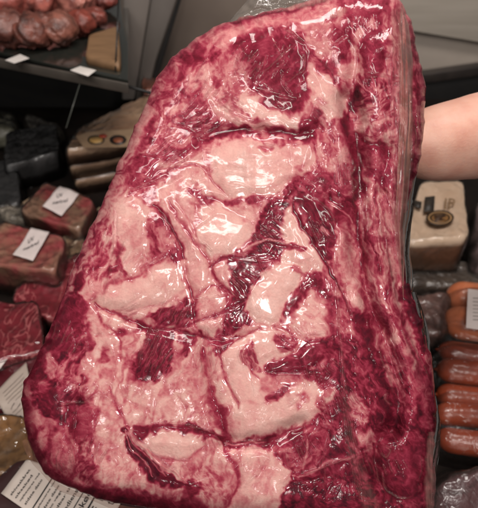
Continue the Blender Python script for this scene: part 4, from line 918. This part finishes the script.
prism('black_print', [onz(x, y, zc) for x, y in [(414,200),(422,202),(421,209),(414,206)]], (0,0,.0005), bpy.data.materials['print_black'], r, 0)
def flat(u, v, dz=0): return onz(440+u*20, 196+v*14, zc+.0004)
write('brown_print', [('IP', .22, .92, .95, .05, .55, .80)], flat, mat('print_brown', (130,100,70), .5), r)
pack('grey_pack', [(470,196),(540,190),(560,262),(474,268)], DECK+.08, mat('mauve_meat', (110,88,86), .45, (84,64,66), 12, coat=.4, bump=.4), 'greyish mauve wrapped pack at the right edge beside the cheese block', 'food pack', film=wrapd, noise=.01, seed=22)
pack('dark_pack', [(395,256),(500,258),(500,288),(395,286)], DECK+.04, mat('dark_olive', (66,50,38), .4, (46,34,28), 14, coat=.4, bump=.5), 'dark brown pack lying below the cheese block', 'food pack', film=wrapd, noise=.008, seed=23)
pack('clear_tray', [(412,290),(452,284),(454,332),(408,336)], DECK+.05, mat('pink_grey', (112,76,68), .4, (84,54,50), 16, coat=.4, bump=.5), 'pinkish grey wrapped pack between the beef and the labelled sausages', 'food pack', film=wrapd, noise=.01, seed=24)
# sausages
def sausage(p, q, r, m, parent, seed=0, bend=.004):
    p, q = Vector(p), Vector(q); d = q-p; L0 = d.length; ex = d.normalized(); ez = Vector((0,0,1)); ey = ez.cross(ex).normalized(); ez = ex.cross(ey)
    nu, nv = 24, 44; V = []
    for j in range(nv+1):
        t = j/nv; s = (1-cos(pi*t))/2; k = min(s*L0, (1-s)*L0)
        rad = r*sqrt(max(0, 1-max(0, 1-k/(r*1.1))**2))*(1+.03*sin(9*t+seed)); rad = max(rad, .0022 if 0 < j < nv else .0012)
        c = p+d*s+ey*bend*sin(pi*t)+ex*(-.006 if j == 0 else (.006 if j == nv else 0))
        for i in range(nu):
            a = 2*pi*i/nu; V.append(c+ey*rad*cos(a)+ez*rad*sin(a)*.93)
    Fc = [[j*nu+i, j*nu+(i+1) % nu, (j+1)*nu+(i+1) % nu, (j+1)*nu+i] for j in range(nv) for i in range(nu)]+[list(range(nu))[::-1], list(range(nv*nu, nv*nu+nu))]
    return link('sausage', mesh('sausage', V, Fc), m, parent)
m_s1 = mat('sausage_light', (200,116,76), .4, (176,92,58), 16, 4, coat=.4, coat_r=.1, bump=.15, bscale=50, contrast=.2)
m_s2 = mat('sausage_dark', (150,62,32), .35, (112,40,20), 14, 4, coat=.4, coat_r=.12, bump=.15, bscale=50, contrast=.25)
def sausage_pack(rows, xl, m, lb, z, film_q, seed, slope=.12):
    r = empty('sausage_pack', onz(470, rows[0], DECK), lb, 'sausage pack', 'packs of sausages at the right edge')
    for k, y in enumerate(rows):
        xl -= 0; p0 = onz(xl, y, z); pr = (onz(xl, rows[min(k+1, len(rows)-1)], z)-onz(xl, rows[max(k-1,0)], z)).length/(2 if 0 < k < len(rows)-1 else 1)/2*1.02
        p1 = onz(xl+125, y+125*slope, z)
        d_ = (p1-p0).normalized(); rr = pr; p0.z = p1.z = DECK+rr+.001
        # keep its image place when lowered onto the deck
        a0 = onz(xl-5, y, DECK+rr+.001); a1 = onz(xl+125, y+125*slope, DECK+rr+.001)
        dd = (a1-a0).normalized(); vr = 1-.03*((seed+k*5) % 3)/2; sausage(a0+dd*rr*(.12+.15*((seed+k) % 2)), a1, rr*vr, m, r, seed+k, bend=.004*((seed*3+k*7) % 5-2))
    f = pillow('plastic_wrap', film_q, DECK+2*rr+.003, DECK+.0004, wrapc, r, noise=.004, seed=seed, edge=.2)
    return r, DECK+2*rr+.008
wrapc = film_mat('wrap_clear', (205,195,185), milk=.01, rough=.1, bump=.7, bscale=70, gl=.6)
ra, zl = sausage_pack([296,319], 446, m_s1, 'pack of light orange sausages with a white label at the right edge', DECK+.03, [(441,280),(600,298),(600,356),(441,338)], 31)
prism('paper_label', [onz(x, y, zl) for x, y in [(468,289),(520,295),(518,335),(466,328)]], (0,0,.0008), m_paper, ra, .0003)
def flat2(u, v, dz=0): return onz(468+u*50, 290+v*40, zl+.0015)
write('print', [('bar', .1, .2+.09*k, .8, .25+.09*k, .008) for k in range(7)], flat2, bpy.data.materials['faint_ink'], ra)
sausage_pack([349,369], 440, m_s2, 'pack of dark orange sausages, in the middle of the three sausage packs', DECK+.03, [(434,338),(600,352),(600,396),(434,381)], 35)
sausage_pack([394,415,437], 438, m_s2, 'lowest pack of dark orange sausages, in front of the other two sausage packs', DECK+.03, [(433,382),(600,398),(600,472),(433,452)], 39)
pack('wrapped_meat', [(430,464),(560,458),(600,570),(420,590)], DECK+.05, mat('purple_meat', (92,54,58), .45, (64,34,38), 12, coat=.4, bump=.5), 'dark purple wrapped meat in the bottom right corner below the sausages', 'food pack', film=wrapd, noise=.01, seed=45)
# ------------------------------------------------------------------ lights, world, camera
w = bpy.data.worlds.new('World'); scn.world = w; w.use_nodes = True; w.node_tree.nodes['Background'].inputs[0].default_value = (.9,.85,.8,1); w.node_tree.nodes['Background'].inputs[1].default_value = .10
def area(loc, tgt, sx, sy, e, col=(1,.94,.89)):
    l = bpy.data.lights.new('ceiling_or_added_lamp', 'AREA'); l.shape = 'RECTANGLE'; l.size = sx; l.size_y = sy; l.energy = e; l.color = col
    o = bpy.data.objects.new('ceiling_or_added_lamp', l); COL.objects.link(o); o.location = loc; o.rotation_euler = (Vector(tgt)-Vector(loc)).to_track_quat('-Z', 'Y').to_euler(); return o
B = at(239, 254, .55)
area((-.35, -.75, 2.75), B, 1.3, .12, 16.5)
area((.65, -.35, 2.75), B, .12, 1.1, 9.5)
area((-1.0, .1, 2.6), B, .14, .9, 7)
area((.5, .95, 2.75), (.25, 1.9, .9), 1.2, .25, 24)  # added lamp out of view, aimed at the rear panels to brighten them
area((.1, -1.5, 2.5), B, .22, .17, 10)  # added small lamp behind the camera for highlights on the film
for lx, ly in [(.9,-4.6),(-1.3,-4.6),(.1,-6.4)]: area((lx, ly, 3.0), B, .22, .12, 7)  # added unseen lamps far behind the camera for glints low on the slab
cd = bpy.data.cameras.new('camera'); co = bpy.data.objects.new('camera', cd); COL.objects.link(co); scn.camera = co
co.location = CAM; co.rotation_euler = (pi/2-PIT, 0, 0); cd.sensor_fit = 'VERTICAL'; cd.sensor_height = 24; cd.lens = 12/(254/FP); cd.clip_start = .02; cd.clip_end = 50
cd.dof.use_dof = True; cd.dof.focus_distance = .52; cd.dof.aperture_fstop = 4.5
scn.view_settings.view_transform = 'Standard'; scn.view_settings.look = 'None'; scn.view_settings.exposure = 0; scn.view_settings.gamma = 1
scn.render.engine = 'CYCLES'; scn.cycles.transparent_max_bounces = 24; scn.cycles.max_bounces = 8
scn.render.resolution_x = 964; scn.render.resolution_y = 1024
